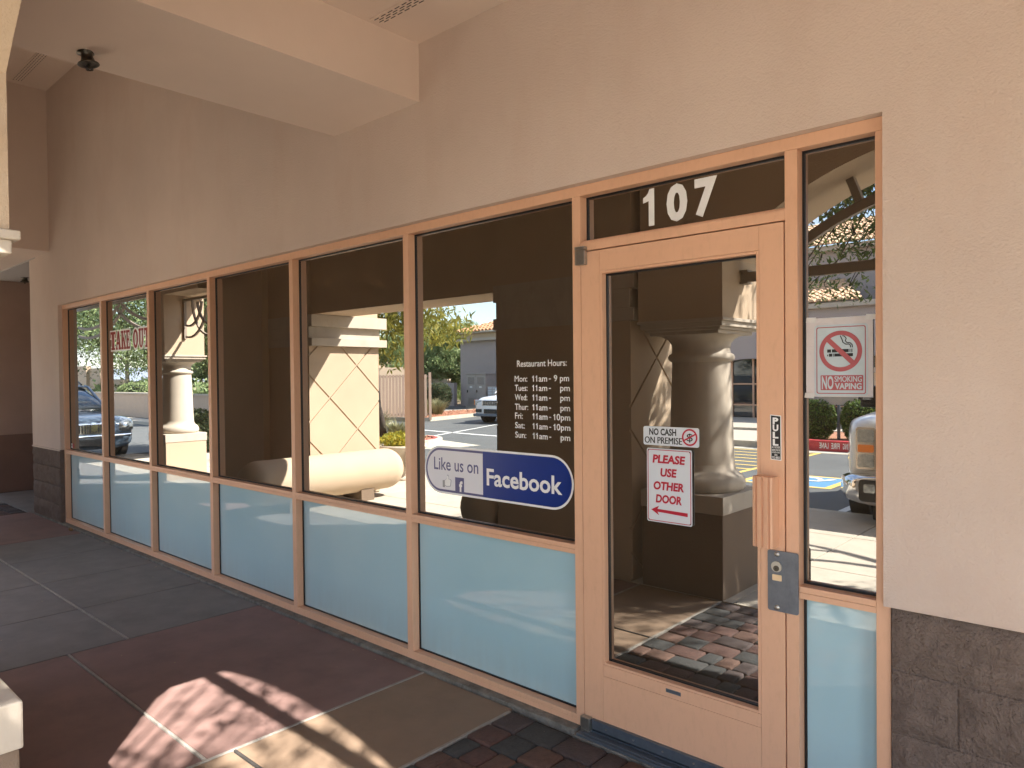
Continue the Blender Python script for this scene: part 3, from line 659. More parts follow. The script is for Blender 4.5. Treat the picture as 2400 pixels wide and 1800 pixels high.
for (x, z) in ((.99, 1.786), (1.19, 1.786), (.984, 1.516)): MB().prism([(x-.018, z-.008), (x+.016, z-.010), (x+.018, z+.008), (x-.015, z+.010)], 1, .0462, .0464).build('tape', mat('clear_tape', (.62, .62, .60), .15, coat=1), t)
# alarm sticker
t = thing('alarm_sticker', 'tiny white and red sticker in the lower left corner of the leftmost window', 'sticker', (-7.1, .05, .87))
sheet(rrect(-7.140, -7.095, .852, .900, .004), 0, 'white_half', VINW, t); sheet(rrect(-7.090, -7.045, .852, .898, .008), 0, 'red_half', VINRED, t)
sheet(rrect(-7.128, -7.108, .868, .888, .002), 1, 'black_mark', VINB, t)

# ================================================================== ARCADE
def column(x0, label, lower=BROWN):
    """square plinth x0..x0+.655, y -2.715..-2.06"""
    x1 = x0+.655; y1 = -2.06; y0 = -2.715; cx_ = (x0+x1)/2; cyy = (y0+y1)/2
    t = thing('column', label, 'column', (cx_, cyy, 0), 0, 'cast stone columns of the arcade')
    MB().box(x0, x1, y0, y1, 0, .60, .006).build('plinth', lower, t)
    MB().box(x0-.008, x1+.008, y0-.008, y1+.008, .601, .73, .006).build('plinth_cap', CREAM, t)
    MB().lathe([(.295, .731), (.312, .745), (.322, .775), (.318, .81), (.298, .845), (.270, .860), (.262, .875), (.250, .885), (.244, .93)], cx_, cyy, 40).build('base_moulding', CREAM, t)
    MB().lathe([(.243, .9305), (.236, 1.1), (.228, 1.4), (.217, 1.69)], cx_, cyy, 40).build('shaft', CREAM, t)
    MB().lathe([(.217, 1.6905), (.235, 1.70), (.246, 1.715), (.248, 1.73), (.238, 1.748), (.218, 1.758), (.216, 1.80), (.222, 1.83), (.245, 1.86), (.275, 1.878), (.295, 1.889)], cx_, cyy, 40).build('capital', CREAM, t)
    q = MB()
    for e, z0, z1 in ((-.045, 1.890, 1.917), (-.02, 1.9175, 1.938), (.005, 1.9385, 1.975), (.022, 1.9755, 2.0)): q.box(x0-e, x1+e, y0-e, y1+e, z0, z1, .004)
    q.build('abacus', CREAM, t)
    return t
cA = column(-1.022, 'cast stone column beside the camera, its plinth edge at the photo left border')
cB = column(2.57, 'cast stone column at the right end of the door arch', )
cC = column(-10.47, 'sunlit cast stone column reflected in the third window from the left', lower=STUCCO_P)
# arch wall over the door side
ar = thing('arch_wall', 'stucco arch wall spanning the two nearest columns in front of the door', 'arcade', (1.1, -2.38, 3))
poly = [(-1.045, 2.001), (-.36, 2.001), (-.36, 2.42)]
R0 = 2.1; 
for i in range(1, 40):
    x = -.36+2.92*i/40; poly.append((x, .91+math.sqrt(R0*R0-(x-1.1)**2)))
poly += [(2.56, 2.42), (2.56, 2.001), (3.24, 2.001), (3.24, 5.01), (-1.045, 5.01)]
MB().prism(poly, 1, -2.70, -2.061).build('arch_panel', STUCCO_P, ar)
ew = thing('arcade_wall_right', 'stucco arcade wall right of the last column, outside the photo', 'arcade', (5, -2.38, 0)); ew.name = 'arcade_wall'
MB().box(3.245, 8, -2.70, -2.061, 3.0, 5.01).build('upper_wall', STUCCO_P, ew); MB().box(5.9, 8, -2.70, -2.061, 0, 2.999).build('pier', STUCCO_P, ew)
# iron grille in the arch
def grille(name, label, loc): return thing(name, label, 'grille', loc, 0, 'painted iron grilles in the arcade openings')
g = grille('arch_grille', 'painted iron bars across the arch over the camera', (1.1, -2.38, 2.4))
MB().box(-.358, 2.558, -2.40, -2.355, 2.265, 2.335, .004).build('horizontal_bar', GRILLE_M, g)
pts = []
for i in range(33):
    a = math.radians(133-86*i/32); pts.append((1.1+1.90*math.cos(a), .91+1.90*math.sin(a)))
MB().bar([p for p in pts if p[1] > 2.336], (-2.40, -2.355), .065).build('curved_bar', GRILLE_M, g)
for a in (70, 90, 110, 50, 130):
    a = math.radians(a); c_, s_ = math.cos(a), math.sin(a)
    MB().bar([(1.1+1.933*c_, .91+1.933*s_), (1.1+2.105*c_, .91+2.105*s_)], (-2.41, -2.345), .05).build('bracket', GRILLE_M, g)
MB().box(-.359, -.30, -2.42, -2.335, 2.25, 2.264).build('bracket', GRILLE_M, g); MB().box(-.359, -.30, -2.42, -2.335, 2.336, 2.35).build('bracket', GRILLE_M, g)


# portal piers with scored diamond panels
def clip(poly, a, b, c):
    """keep a*x+b*z<=c"""
    out = []; n = len(poly)
    for i in range(n):
        p = poly[i]; q = poly[(i+1) % n]; dp = a*p[0]+b*p[1]-c; dq = a*q[0]+b*q[1]-c
        if dp <= 0: out.append(p)
        if dp*dq < 0: s = dp/(dp-dq); out.append((p[0]+(q[0]-p[0])*s, p[1]+(q[1]-p[1])*s))
    return out
def pier(x0, x1, y0, y1, label, off1, off2, sp, cp=.09):
    t = thing('pier', label, 'pier', ((x0+x1)/2, (y0+y1)/2, 0))
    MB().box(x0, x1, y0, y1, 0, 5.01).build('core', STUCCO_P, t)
    g_ = .014
    for xs, sg in ((x1, 1), (x0, -1)):
        for i in range(-6, 8):
            for j in range(-6, 8):
                p = [(y0, .02), (y1, .02), (y1, 2.015), (y0, 2.015)]
                # z-y in [o1+i*sp, +sp]; z+y in [o2+j*sp,+sp]
                p = clip(p, 1, -1, -(off1+i*sp+g_)); p = clip(p, -1, 1, off1+(i+1)*sp-g_) if p else p
                p = clip(p, -1, -1, -(off2+j*sp+g_)) if p else p; p = clip(p, 1, 1, off2+(j+1)*sp-g_) if p else p
                if len(p) > 2:
                    ar_ = abs(sum(p[k][0]*p[(k+1) % len(p)][1]-p[(k+1) % len(p)][0]*p[k][1] for k in range(len(p))))/2
                    if ar_ > .003: MB().prism(p, 0, xs+.0005*sg, xs+.016*sg).build('panel', STUCCO_P, t)
    for z0, z1, pr_ in ((2.02, 2.12, cp), (2.1205, 2.268, cp*.2), (2.2685, 2.42, cp)):
        MB().box(x0-pr_, x1+pr_, y0-pr_, y1+.004, z0, z1, .003).build('cornice_band', CREAM, t)
    return t
p1 = pier(-7.60, -6.22, -3.50, -2.40, 'large sunlit pier with scored diamond pattern reflected in the fifth window', 4.04, -1.36, .86)
p2 = pier(-2.56, -1.13, -3.68, -2.06, 'shaded pier with scored diamond pattern next to the nearest column', 4.18, -.70, .95, .045)
MB().box(-8.60, -7.20, -2.75, -2.30, 0, 5.01).build('wing_wall', STUCCO_P, p1)
hd = thing('portal_header', 'stucco header spanning the entrance portal between the two scored piers', 'header', (-4.7, -2.8, 2.43))
MB().box(-6.218, -2.562, -3.05, -2.45, 2.425, 5.01).build('beam', STUCCO_P, hd)
gp = thing('arcade_lintel', 'stucco lintel between the far column and the scored pier', 'arcade', (-9.2, -2.4, 2.9))
MB().box(-9.81, -8.605, -2.70, -2.061, 2.95, 5.01).build('lintel', STUCCO_P, gp)
MB().box(-10.49, -9.812, -2.70, -2.061, 2.001, 5.01).build('block', STUCCO_P, gp)
lw = thing('arcade_lintel', 'stucco lintel left of the far column', 'arcade', (-13, -2.4, 3.1))
MB().box(-15.0, -10.492, -2.70, -2.061, 3.16, 5.01).build('lintel', STUCCO_P, lw); MB().box(-15.0, -14.6, -2.060, -.041, 3.26, 5.01).build('cross_beam', STUCCO_P, lw)
# swag grilles
def swag(parent, cx_, half, ztop, sag, x0, x1, w_=.05):
    Rr = (half*half+sag*sag)/(2*sag); zc = ztop-sag+Rr
    for dr in (0, -.18):
        pts = []
        for i in range(41):
            x = cx_-half+2*half*i/40; rr = Rr+dr
            if abs(x-cx_) < rr:
                z = zc-math.sqrt(rr*rr-(x-cx_)**2)
                if x0 <= x <= x1 and z < ztop: pts.append((x, z))
        if len(pts) > 2: MB().bar(pts, (-2.40-.0, -2.37+.001*(dr < 0)), w_).build('swag_bar', GRILLE_M, parent)
g = grille('arch_grille', 'painted iron grille of hanging curves seen in the two leftmost windows', (-13, -2.38, 3))
MB().box(-14.998, -10.494, -2.405, -2.365, 3.05, 3.11).build('horizontal_bar', GRILLE_M, g)
swag(g, -14.2, 2.0, 3.05, .58, -14.99, -10.5); swag(g, -10.9, 2.0, 3.05, .58, -14.99, -10.5)
g = grille('arch_grille', 'small painted iron grille of crossed curves beside the far column', (-9.2, -2.38, 2.6))
MB().box(-9.81, -8.70, -2.405, -2.365, 2.86, 2.90).box(-9.81, -9.775, -2.405, -2.365, 2.26, 2.859).box(-8.735, -8.70, -2.405, -2.365, 2.26, 2.859).build('frame_bar', GRILLE_M, g)
swag(g, -9.62, .62, 2.86, .58, -9.77, -8.74, .03); swag(g, -8.9, .62, 2.86, .58, -9.77, -8.74, .03)
# capsule benches
def bench(x, y0, y1, r, zc, label):
    t = thing('bench', label, 'bench', (x, (y0+y1)/2, 0), 0, 'rounded stucco benches at the portal piers')
    q = MB(); prof = []; n = 14
    for i in range(n+1): a = pi/2*i/n; prof.append((math.sin(a)*r, y0+r*.95-math.cos(a)*r*.95))
    for i in range(n, -1, -1): a = pi/2*i/n; prof.append((math.sin(a)*r, y1-r*.95+math.cos(a)*r*.95))
    prof[0] = (.001, y0); prof[-1] = (.001, y1); vs = []; fs = []; m = 28
    for rr, y in prof:
        for i in range(m): a = 2*pi*i/m; vs.append((x+rr*math.cos(a), y, zc+rr*math.sin(a)))
    for k in range(len(prof)-1):
        for i in range(m): j = (i+1) % m; fs.append((k*m+i, k*m+j, (k+1)*m+j, (k+1)*m+i))
    q.add(vs, fs, True); q.build('seat', STUCCO_P, t)
    for yy_ in (y0+(y1-y0)*.28, y0+(y1-y0)*.72): MB().box(x-.17, x+.17, yy_-.10, yy_+.10, 0, zc-r*.80).build('support', BROWN, t)
bench(-5.93, -3.62, -1.28, .27, .37, 'sunlit rounded stucco bench reflected in the fifth window from the left')
bench(-2.86, -3.55, -1.96, .26, .36, 'shaded rounded bench reflected below the blue and white decal')

# ================================================================== PARKING LOT
Zl = -.15
def flat(name, m, pts, z, parent=None):
    return MB().add([(x, y, z) for x, y in pts], [tuple(range(len(pts)))] if sum(pts[i-1][0]*pts[i][1]-pts[i][0]*pts[i-1][1] for i in range(len(pts))) > 0 else [tuple(range(len(pts)))[::-1]]).build(name, m, parent)
pm = struct(thing('lot_markings', '', ''))
for k in ('label', 'category'): del pm[k]
def stripe(x0, y0, x1, y1, w_, m=WHITEP, nm='painted_line'):
    d = Vector((x1-x0, y1-y0)).normalized(); n = Vector((-d.y, d.x))*w_/2
    flat(nm, m, [(x0+n.x, y0+n.y), (x1+n.x, y1+n.y), (x1-n.x, y1-n.y), (x0-n.x, y0-n.y)], Zl+.004, pm)
stripe(-1.08, -6.05, -1.08, -11.2, .10); stripe(1.70, -6.05, 1.70, -11.2, .10); stripe(4.4, -6.05, 4.4, -11.2, .10)
# accessible bay: blue square with symbol, yellow border
flat('blue_square', BLUEP, [(-3.15, -9.72), (-1.92, -9.72), (-1.92, -8.62), (-3.15, -8.62)], Zl+.004, pm)
for q in ((-3.27, -9.67, -1.80, -9.67), (-3.27, -8.57+.0, -1.80, -8.57)): stripe(q[0], q[1]-.0+(-.10 if q[1] < -9 else .0), q[2], q[3]+(-.10 if q[1] < -9 else .0), .10, YELP)
stripe(-1.86, -9.72, -1.86, -8.62, .115, YELP); stripe(-3.21, -9.72, -3.21, -8.62, .115, YELP)
sym = MB()
def flatpoly(pts, z): sym.add([(x, y, z) for x, y in pts], [tuple(range(len(pts)))])
zc_ = Zl+.008
n_ = 20
for i in range(n_):
    a, b = math.radians(120+250*i/n_), math.radians(120+250*(i+1)/n_)
    flatpoly([(-2.5+.30*math.cos(a), -9.35+.30*math.sin(a)), (-2.5+.30*math.cos(b), -9.35+.30*math.sin(b)), (-2.5+.22*math.cos(b), -9.35+.22*math.sin(b)), (-2.5+.22*math.cos(a), -9.35+.22*math.sin(a))][::-1], zc_)
flatpoly([(-2.60, -8.90), (-2.50, -8.90), (-2.46, -9.25), (-2.56, -9.25)][::-1], zc_+.001); flatpoly([(-2.58, -9.17), (-2.22, -9.17), (-2.22, -9.25), (-2.58, -9.25)][::-1], zc_+.002); flatpoly([(-2.28, -9.17), (-2.20, -9.17), (-2.02, -9.52), (-2.12, -9.55)][::-1], zc_+.003)
flatpoly([(-2.55+.07*math.cos(2*pi*i/12), -8.80+.07*math.sin(2*pi*i/12)) for i in range(12)], zc_)
sym.build('wheelchair_symbol', WHITEP, pm)
# hatched aisle
for i in range(12): stripe(-5.6, -9.0-.55*i, -3.75, -9.0-.55*i, .10, YELP)
stripe(-3.70, -8.3, -3.70, -15.0, .10, YELP)
stripe(-14.2, -11.4, -16.2, -16.4, .1); stripe(-16.9, -11.4, -21, -15.5, .1); stripe(-21.5, -13.6, -9.0, -12.3, .16); stripe(-8.5, -14.6, -13.8, -20, .1)

def island(name, pts, red=False, top=GRAVEL):
    t = struct(thing(name, '', ''))
    for k in ('label', 'category'): del t[k]
    c = Vector((sum(p[0] for p in pts)/len(pts), sum(p[1] for p in pts)/len(pts)))
    inn = [(p[0]+(c.x-p[0])/max((Vector(p)-c).length, .1)*.16, p[1]+(c.y-p[1])/max((Vector(p)-c).length, .1)*.16) for p in pts]
    n = len(pts); mb = MB()
    mb.add([(x, y, Zl-.05) for x, y in pts]+[(x, y, .0) for x, y in pts]+[(x, y, .0) for x, y in inn]+[(x, y, -.12) for x, y in inn],
           [(k*n+i, k*n+(i+1) % n, (k+1)*n+(i+1) % n, (k+1)*n+i) for k in range(3) for i in range(n)])
    mb.build('kerb_edge', KERB, t)
    flat('rock_bed', top, inn, -.03, t)
    rr = random.Random(len(pts)*7+int(c.x)); st = MB()
    xs = [p[0] for p in inn]; ys = [p[1] for p in inn]
    for _ in range(1500):
        x, y = rr.uniform(min(xs), max(xs)), rr.uniform(min(ys), max(ys))
        ins = False; j = n-1
        for i in range(n):
            if (inn[i][1] > y) != (inn[j][1] > y) and x < (inn[j][0]-inn[i][0])*(y-inn[i][1])/(inn[j][1]-inn[i][1])+inn[i][0]: ins = not ins
            j = i
        if not ins: continue
        s_ = rr.uniform(.015, .05); vs = [(x+rr.uniform(-s_, s_), y+rr.uniform(-s_, s_), -.03+rr.uniform(0, s_)) for _ in range(4)]; vs.append((x, y, -.03+s_*1.2))
        st.add(vs, [(0, 1, 4), (1, 2, 4), (2, 3, 4), (3, 0, 4)])
    st.build('rocks', GRAVEL, t, kind='stuff')
    return t
def nose(x0, x1, y0, y1, end=+1):
    """rounded island outline, round end toward +x"""
    p = [(x0, y0), (x0, y1)]; r = (y1-y0)/2
    for i in range(13): a = pi/2-pi*i/12; p.append((x1-r+r*math.cos(a), (y0+y1)/2+r*math.sin(a)))
    return p[::-1]
island('planting_island', nose(-19, -12.0, -10.55, -8.35))

ap = struct(MB().add([(-13.8, -10.99, Zl+.005), (-11.0, -10.35, Zl+.005), (-11.2, -9.0, Zl+.005), (-13.8, -8.0, Zl+.005)], [(0, 1, 2, 3)]).build('gutter_apron', KERB))
rk = MB()
for i in range(12):
    a0 = -pi/2+pi*i/12; a1 = -pi/2+pi*(i+1)/12; cx0, cy0 = -13.1, -9.45
    rk.add([(cx0+r*math.cos(a), cy0+r*math.sin(a), z) for r, z in ((.98, .004), (.88, .004)) for a in (a0, a1)], [(0, 1, 3, 2)])
struct(rk.build('red_kerb_band', REDP))
island('planting_island', [(-24, -16.2), (-24, -24.6), (-21.5, -24.0), (-20.9, -20.6), (-20.2, -17.6), (-19.9, -16.4), (-20.4, -15.9)][::-1])
# fire lane kerb in front of the building across the lot
fl = struct(thing('fire_lane_kerb', '', ''))
for k in ('label', 'category'): del fl[k]
MB().box(-4.95, 3, -14.25, -14.0, -.25, .09, .012).build('kerb_stone', REDP, fl)
MB().box(-13, 3, -13.998, -13.55, -.2, Zl+.005).build('gutter', KERB, fl)
for tx, a, b in (('NO', -2.85, -2.99), ('PARKING', -3.08, -3.35), ('FIRE', -3.42, -3.60), ('LANE', -3.66, -3.86)):
    lettering(tx, a, b, -.085, .045, -13.996, WHITEP, fl, .02, name='kerb_lettering')
struct(MB().box(-4.95, 3, -17.2, -14.26, -.3, .05).build('planting_bed', GRAVEL)); struct(MB().box(-13, -4.955, -17.2, -14.0, -.3, .0).build('far_pavement', CONC))
struct(MB().box(-13, 6, -22.0, -17.21, -.3, .07).build('far_pavement', CONC))
struct(MB().box(-55, -19.9, -9.6, -8.6, -.3, -.04).build('street_pavement', CONC))

# ================================================================== VEGETATION
def leaves(mb, c, r, n, size, rr, droop=0., flat_=1., long=1.6):
    for _ in range(n):
        while True:
            p = Vector((rr.uniform(-1, 1), rr.uniform(-1, 1), rr.uniform(-1, 1)))
            if .2 < p.length < 1: break
        q = Vector((c[0]+p.x*r[0], c[1]+p.y*r[1], c[2]+p.z*r[2]))
        a = Vector((rr.uniform(-1, 1), rr.uniform(-1, 1), rr.uniform(-1, 1)*flat_-droop)).normalized(); b = a.cross(Vector((rr.uniform(-1, 1), rr.uniform(-1, 1), rr.uniform(-1, 1)))).normalized()
        s = size*rr.uniform(.6, 1.4); l = a*s*long; w_ = b*s*.5
        mb.add([q-l, q+w_, q+l, q-w_], [(0, 1, 2, 3)])
def limb(mb, p, d, r, length, depth, rr, tips, spread=.6, droop=0.0):
    pts = [Vector(p)]; rs = [r]; d = Vector(d).normalized(); n = 4
    for i in range(n):
        d = (d+Vector((rr.uniform(-.22, .22), rr.uniform(-.22, .22), rr.uniform(-.12, .14)-droop*(3-depth)*.1))).normalized()
        pts.append(pts[-1]+d*length/n); rs.append(r*(1-.42*(i+1)/n))
    mb.tube(pts, rs, 7 if depth > 1 else 5, cap=False)
    if depth <= 0: tips.append(pts[-1]); tips.append(pts[-2]); return
    for k in range(rr.choice((2, 3, 3))):
        a = rr.uniform(0, 2*pi); dd = (d+Vector((math.cos(a), math.sin(a), rr.uniform(-.2, .35)))*spread).normalized()
        limb(mb, pts[-1] if k else pts[-2], dd, rs[-1]*.85, length*rr.uniform(.62, .85), depth-1, rr, tips, spread, droop)
def tree(name, label, x, y, z, h, r, lean, lm, bm, nl, ls, seed, depth=3, droop=.0, clump=.5, long=1.6, group=None, spread=.65, first=None, fill=0):
    rr = random.Random(seed); t = thing(name, label, 'tree', (x, y, z), 0, group); tips = []; mb = MB()
    limb(mb, (0, 0, 0), lean, r, first or h*.42, depth, rr, tips, spread, droop); child(mb, 'trunk', bm, t)
    cr = MB(); per = max(1, nl//max(1, len(tips)))
    for i in range(fill):
        while True:
            p = Vector((rr.uniform(-1, 1), rr.uniform(-1, 1), rr.uniform(-1, 1)))
            if .35 < p.length < 1: break
        tips.append(Vector((p.x*h*.46, p.y*h*.42, h*.60+p.z*h*.34)))
    per = max(1, nl//max(1, len(tips)))
    for p in tips:
        s = clump*rr.uniform(.6, 1.25)*h*.16
        leaves(cr, p-Vector((0, 0, s*.2)), (s*1.3, s*1.3, s*.9), int(per*rr.uniform(.5, 1.5)), ls, rr, droop, long=long)
    child(cr, 'crown', lm, t); return t, tips
def ball(name, label, x, y, z, rx, ry, rz, lm, n, size, seed, group=None, boxy=1.0, parent_cat='bush'):
    rr = random.Random(seed); t = thing(name, label, parent_cat, (x, y, z), 0, group)
    core = MB(); ns_ = 14
    prof = [(math.sin(pi*i/8)**boxy*.90, -math.cos(pi*i/8)*.9) for i in range(9)]
    vs = []; fs = []
    for r_, z_ in prof:
        for i in range(ns_): a = 2*pi*i/ns_; vs.append((rx*r_*math.cos(a), ry*r_*math.sin(a), rz+rz*z_))
    for k in range(8):
        for i in range(ns_): j = (i+1) % ns_; fs.append((k*ns_+i, k*ns_+j, (k+1)*ns_+j, (k+1)*ns_+i))
    core.add(vs, fs, True); child(core, 'inner_growth', mat('shrub_inner', (.02, .03, .012), 1), t)
    mb = MB()
    for _ in range(n):
        a = rr.uniform(0, 2*pi); u = rr.uniform(-1, 1); s = (1-u*u)**(.5*boxy); k = rr.uniform(.88, 1.04)+.05*noise.noise(Vector((math.cos(a)*2, math.sin(a)*2, u*2+seed)))
        q = Vector((rx*s*k*math.cos(a), ry*s*k*math.sin(a), rz+rz*u*k))
        aa = Vector((rr.uniform(-1, 1), rr.uniform(-1, 1), rr.uniform(-1, 1))).normalized(); b = aa.cross(Vector((rr.uniform(-1, 1), rr.uniform(-1, 1), rr.uniform(-1, 1)))).normalized(); ss = size*rr.uniform(.6, 1.4)
        mb.add([q-aa*ss, q+b*ss*.55, q+aa*ss, q-b*ss*.55], [(0, 1, 2, 3)])
    child(mb, 'foliage', lm, t); return t
def tuft(name, label, x, y, z, r, h, n, seed, lm=LEAF_S, group=None):
    rr = random.Random(seed); t = thing(name, label, 'grass clump', (x, y, z), 0, group); mb = MB()
    for _ in range(n):
        a = rr.uniform(0, 2*pi); s = rr.uniform(.2, 1)*r; hh = h*rr.uniform(.6, 1.1); b = Vector((math.cos(a), math.sin(a), 0)); sd_ = Vector((-b.y, b.x, 0))*.012
        p0 = b*s*.25; p1 = b*s*.65+Vector((0, 0, hh*.7)); p2 = b*s*1.15+Vector((0, 0, hh*rr.uniform(.75, 1.05)))
        mb.add([p0-sd_, p0+sd_, p1+sd_, p1-sd_, p2], [(0, 1, 2, 3), (3, 2, 4)])
    child(mb, 'blades', lm, t); return t

# tree with seed pods outside the arch
tA, tips = tree('sidewalk_tree', 'green tree with dark seed pods hanging over the sidewalk outside the door arch', 2.7, -5.1, -.05, 5.6, .11, (-.05, .02, 1), LEAF_G, BARK, 9000, .045, 11, depth=4, droop=.3, clump=.62, spread=.8, first=2.2)
rr = random.Random(4)
extra = MB(); tw = MB(); pods = MB()
for i in range(26):
    # drooping outer sprays between the trunk and the sidelight's line of view
    p0 = Vector((rr.uniform(-2.0, -.3), rr.uniform(-.8, .8), 4.5)); 
    end = Vector((rr.uniform(-4.4, -2.1), rr.uniform(-1.6, .9), rr.uniform(2.65, 4.1)))
    mid = (p0+end)/2+Vector((0, 0, .35)); tw.tube([p0, mid, end, end+Vector((rr.uniform(-.2, .2), 0, -.2))], [.02, .012, .006, .003], 5, cap=False)
    for k in range(9):
        q = mid.lerp(end, k/8)+Vector((rr.uniform(-.15, .15), rr.uniform(-.15, .15), rr.uniform(-.2, .1)))
        leaves(extra, q, (.22, .22, .18), 34, .024, rr, .3)
    for k in range(2):
        q = mid.lerp(end, rr.random())+Vector((rr.uniform(-.1, .1), rr.uniform(-.1, .1), -.1)); a = rr.uniform(0, 6.3)
        pods.tube([q, q+Vector((.015*math.cos(a), .015*math.sin(a), -.05)), q+Vector((.04*math.cos(a), .04*math.sin(a), -.10)), q+Vector((.085*math.cos(a), .085*math.sin(a), -.135))], [.006, .013, .013, .004], 6)
for i in range(60):  # crown clumps added in the sun's path to dapple the floor and column
    while True:
        p = Vector((rr.uniform(-1, 1), rr.uniform(-1, 1), rr.uniform(-1, 1)))
        if p.length < 1: break
    q = Vector((-.25+p.x*2.3, .35+p.y*1.5, 4.7+p.z*1.25)); tw.tube([(0, 0, 3.4), (q+Vector((0, 0, 3.4)))/2+Vector((0, 0, .1)), q], [.03, .016, .004], 5, cap=False)
    leaves(extra, q, (.34, .34, .26), 75, .026, rr, .2)
for i in range(15):  # dense unseen clumps added to shade the near plinth
    q = Vector((-.30+rr.uniform(-.22, .22), .45+rr.uniform(-.32, .32), 4.2+rr.uniform(-.25, .25))); tw.tube([(0, 0, 3.2), q], [.02, .004], 5, cap=False); leaves(extra, q, (.26, .26, .2), 170, .026, rr, .2)
child(extra, 'sprays_and_shade_clumps', LEAF_G, tA); child(tw, 'twigs', BARK, tA); child(pods, 'seed_pods', POD, tA, kind='stuff')
# tree on the island, willow-like yellow green
tB, _ = tree('island_tree', 'dark forked tree with drooping yellow green leaves on the gravel island', -13.2, -8.95, -.05, 5.4, .12, (.20, .20, 1), LEAF_Y, BARK, 5200, .045, 23, depth=4, droop=.9, clump=.62, spread=.62, first=2.0, long=2.2)
tC, _ = tree('street_tree', 'twisted dark mesquite tree beyond the far column', -15.0, -5.1, -.15, 6.0, .16, (.25, -.1, 1), LEAF_D, BARK, 26000, .036, 31, depth=4, droop=.3, clump=.62, spread=.8, first=1.9, fill=45)
for i, (x, y, h, lm, lb) in enumerate(((-41.5, -12.9, 9.5, LEAF_P, 'broad pale green tree behind the low street wall'), (-46.5, -13.5, 11, LEAF_G, 'tall rounded green tree at the far end of the low street wall'), (-24.5, -13, 4.5, LEAF_P, 'pale loose tree behind the slatted gate'), (-36, -32, 6, LEAF_P, 'pale tree left of the plain building'), (-44, -36, 7, LEAF_P, 'green tree far behind the yard wall'), (-27, -9.9+(-3.2), 4.5, LEAF_P, 'small pale tree nearest the slatted gate'), (-52, -22, 8, LEAF_D, 'large dark tree at the end of the street'), (-34.5, -30.5, 4.2, LEAF_P, 'small pale tree beside the plain building corner'))):
    tree('background_tree', lb, x, y, -.3, h, .14, (.05*(i % 3-1), .1, 1), lm, BARK2, 24000, .065, 50+i, depth=3, droop=.2, clump=.75, spread=.9, fill=90, group='trees beyond the parking lot')
hedge_lab = ['clipped green hedge block left of the sign post across the lot', 'clipped green hedge block right of the sign post across the lot', 'clipped hedge block farther left along the red kerb']
for i, (x, y, rx) in enumerate(((-4.35, -15.0, .52), (-3.2, -15.05, .50))):
    ball('hedge', hedge_lab[i], x, y, .04, rx, .5, .47, LEAF_H, 3800, .030, 70+i, 'clipped hedges behind the red kerb', boxy=.55)
ball('round_shrub', 'dark round shrub next to the utility cabinet', -28.4, -24.6, -.15, .75, .7, .72, LEAF_D, 3000, .04, 81, boxy=.7)
ball('round_shrub', 'dark round shrub at the left edge of the gravel bed', -27.6, -20.6, -.15, .8, .8, .5, LEAF_D, 2500, .04, 82, boxy=.7)
ball('round_shrub', 'green shrub beside the parked blue vehicle', -14.6, -4.5, -.15, .85, .62, .55, LEAF_D, 4500, .03, 83, boxy=.7)
ball('round_shrub', 'wide low shrub behind the street wall', -38.5, -12.2, -.2, 1.9, .8, .85, LEAF_P, 3500, .05, 84, boxy=.7)
ball('round_shrub', 'small mounded shrub behind the street wall', -42.5, -12.0, -.2, 1.0, .7, .65, LEAF_P, 2000, .05, 85, boxy=.7)
for i, (x, y, r, h, lb) in enumerate(((-21.4, -17.3, .8, .85, 'tall sunlit grass clump at the front of the far gravel bed'), (-21.9, -18.6, .75, .8, 'grass clump at the rear of the far gravel bed'), (-12.9, -9.2, .5, .6, 'grass clump at the foot of the island tree'), (-14.4, -9.6, .7, .8, 'large grass clump on the gravel island'), (-16.2, -9.2, .7, .8, 'grass clump at the far side of the gravel island'), (-11.5, -4.6, .6, .8, 'grey grass clump beyond the far column'))):
    tuft('grass_clump', lb, x, y, -.1, r, h, 420, 90+i, group='ornamental grass clumps')
gm = MB(); rr = random.Random(8)
for _ in range(9000):
    x = rr.uniform(-75, -18); y = rr.uniform(-46, -33) if rr.random() < .6 else rr.uniform(-18, -14)
    if y > -20 and x > -24: continue
    leaves(gm, (x, y, rr.uniform(.0, 2.2)*(1 if y < -30 else .6)), (.6, .6, .5), 3, .16, rr)
o = gm.build('distant_scrub', LEAF_P); o['kind'] = 'stuff'; o['label'] = 'pale desert scrub filling the ground beyond the lot'; o['category'] = 'scrub'

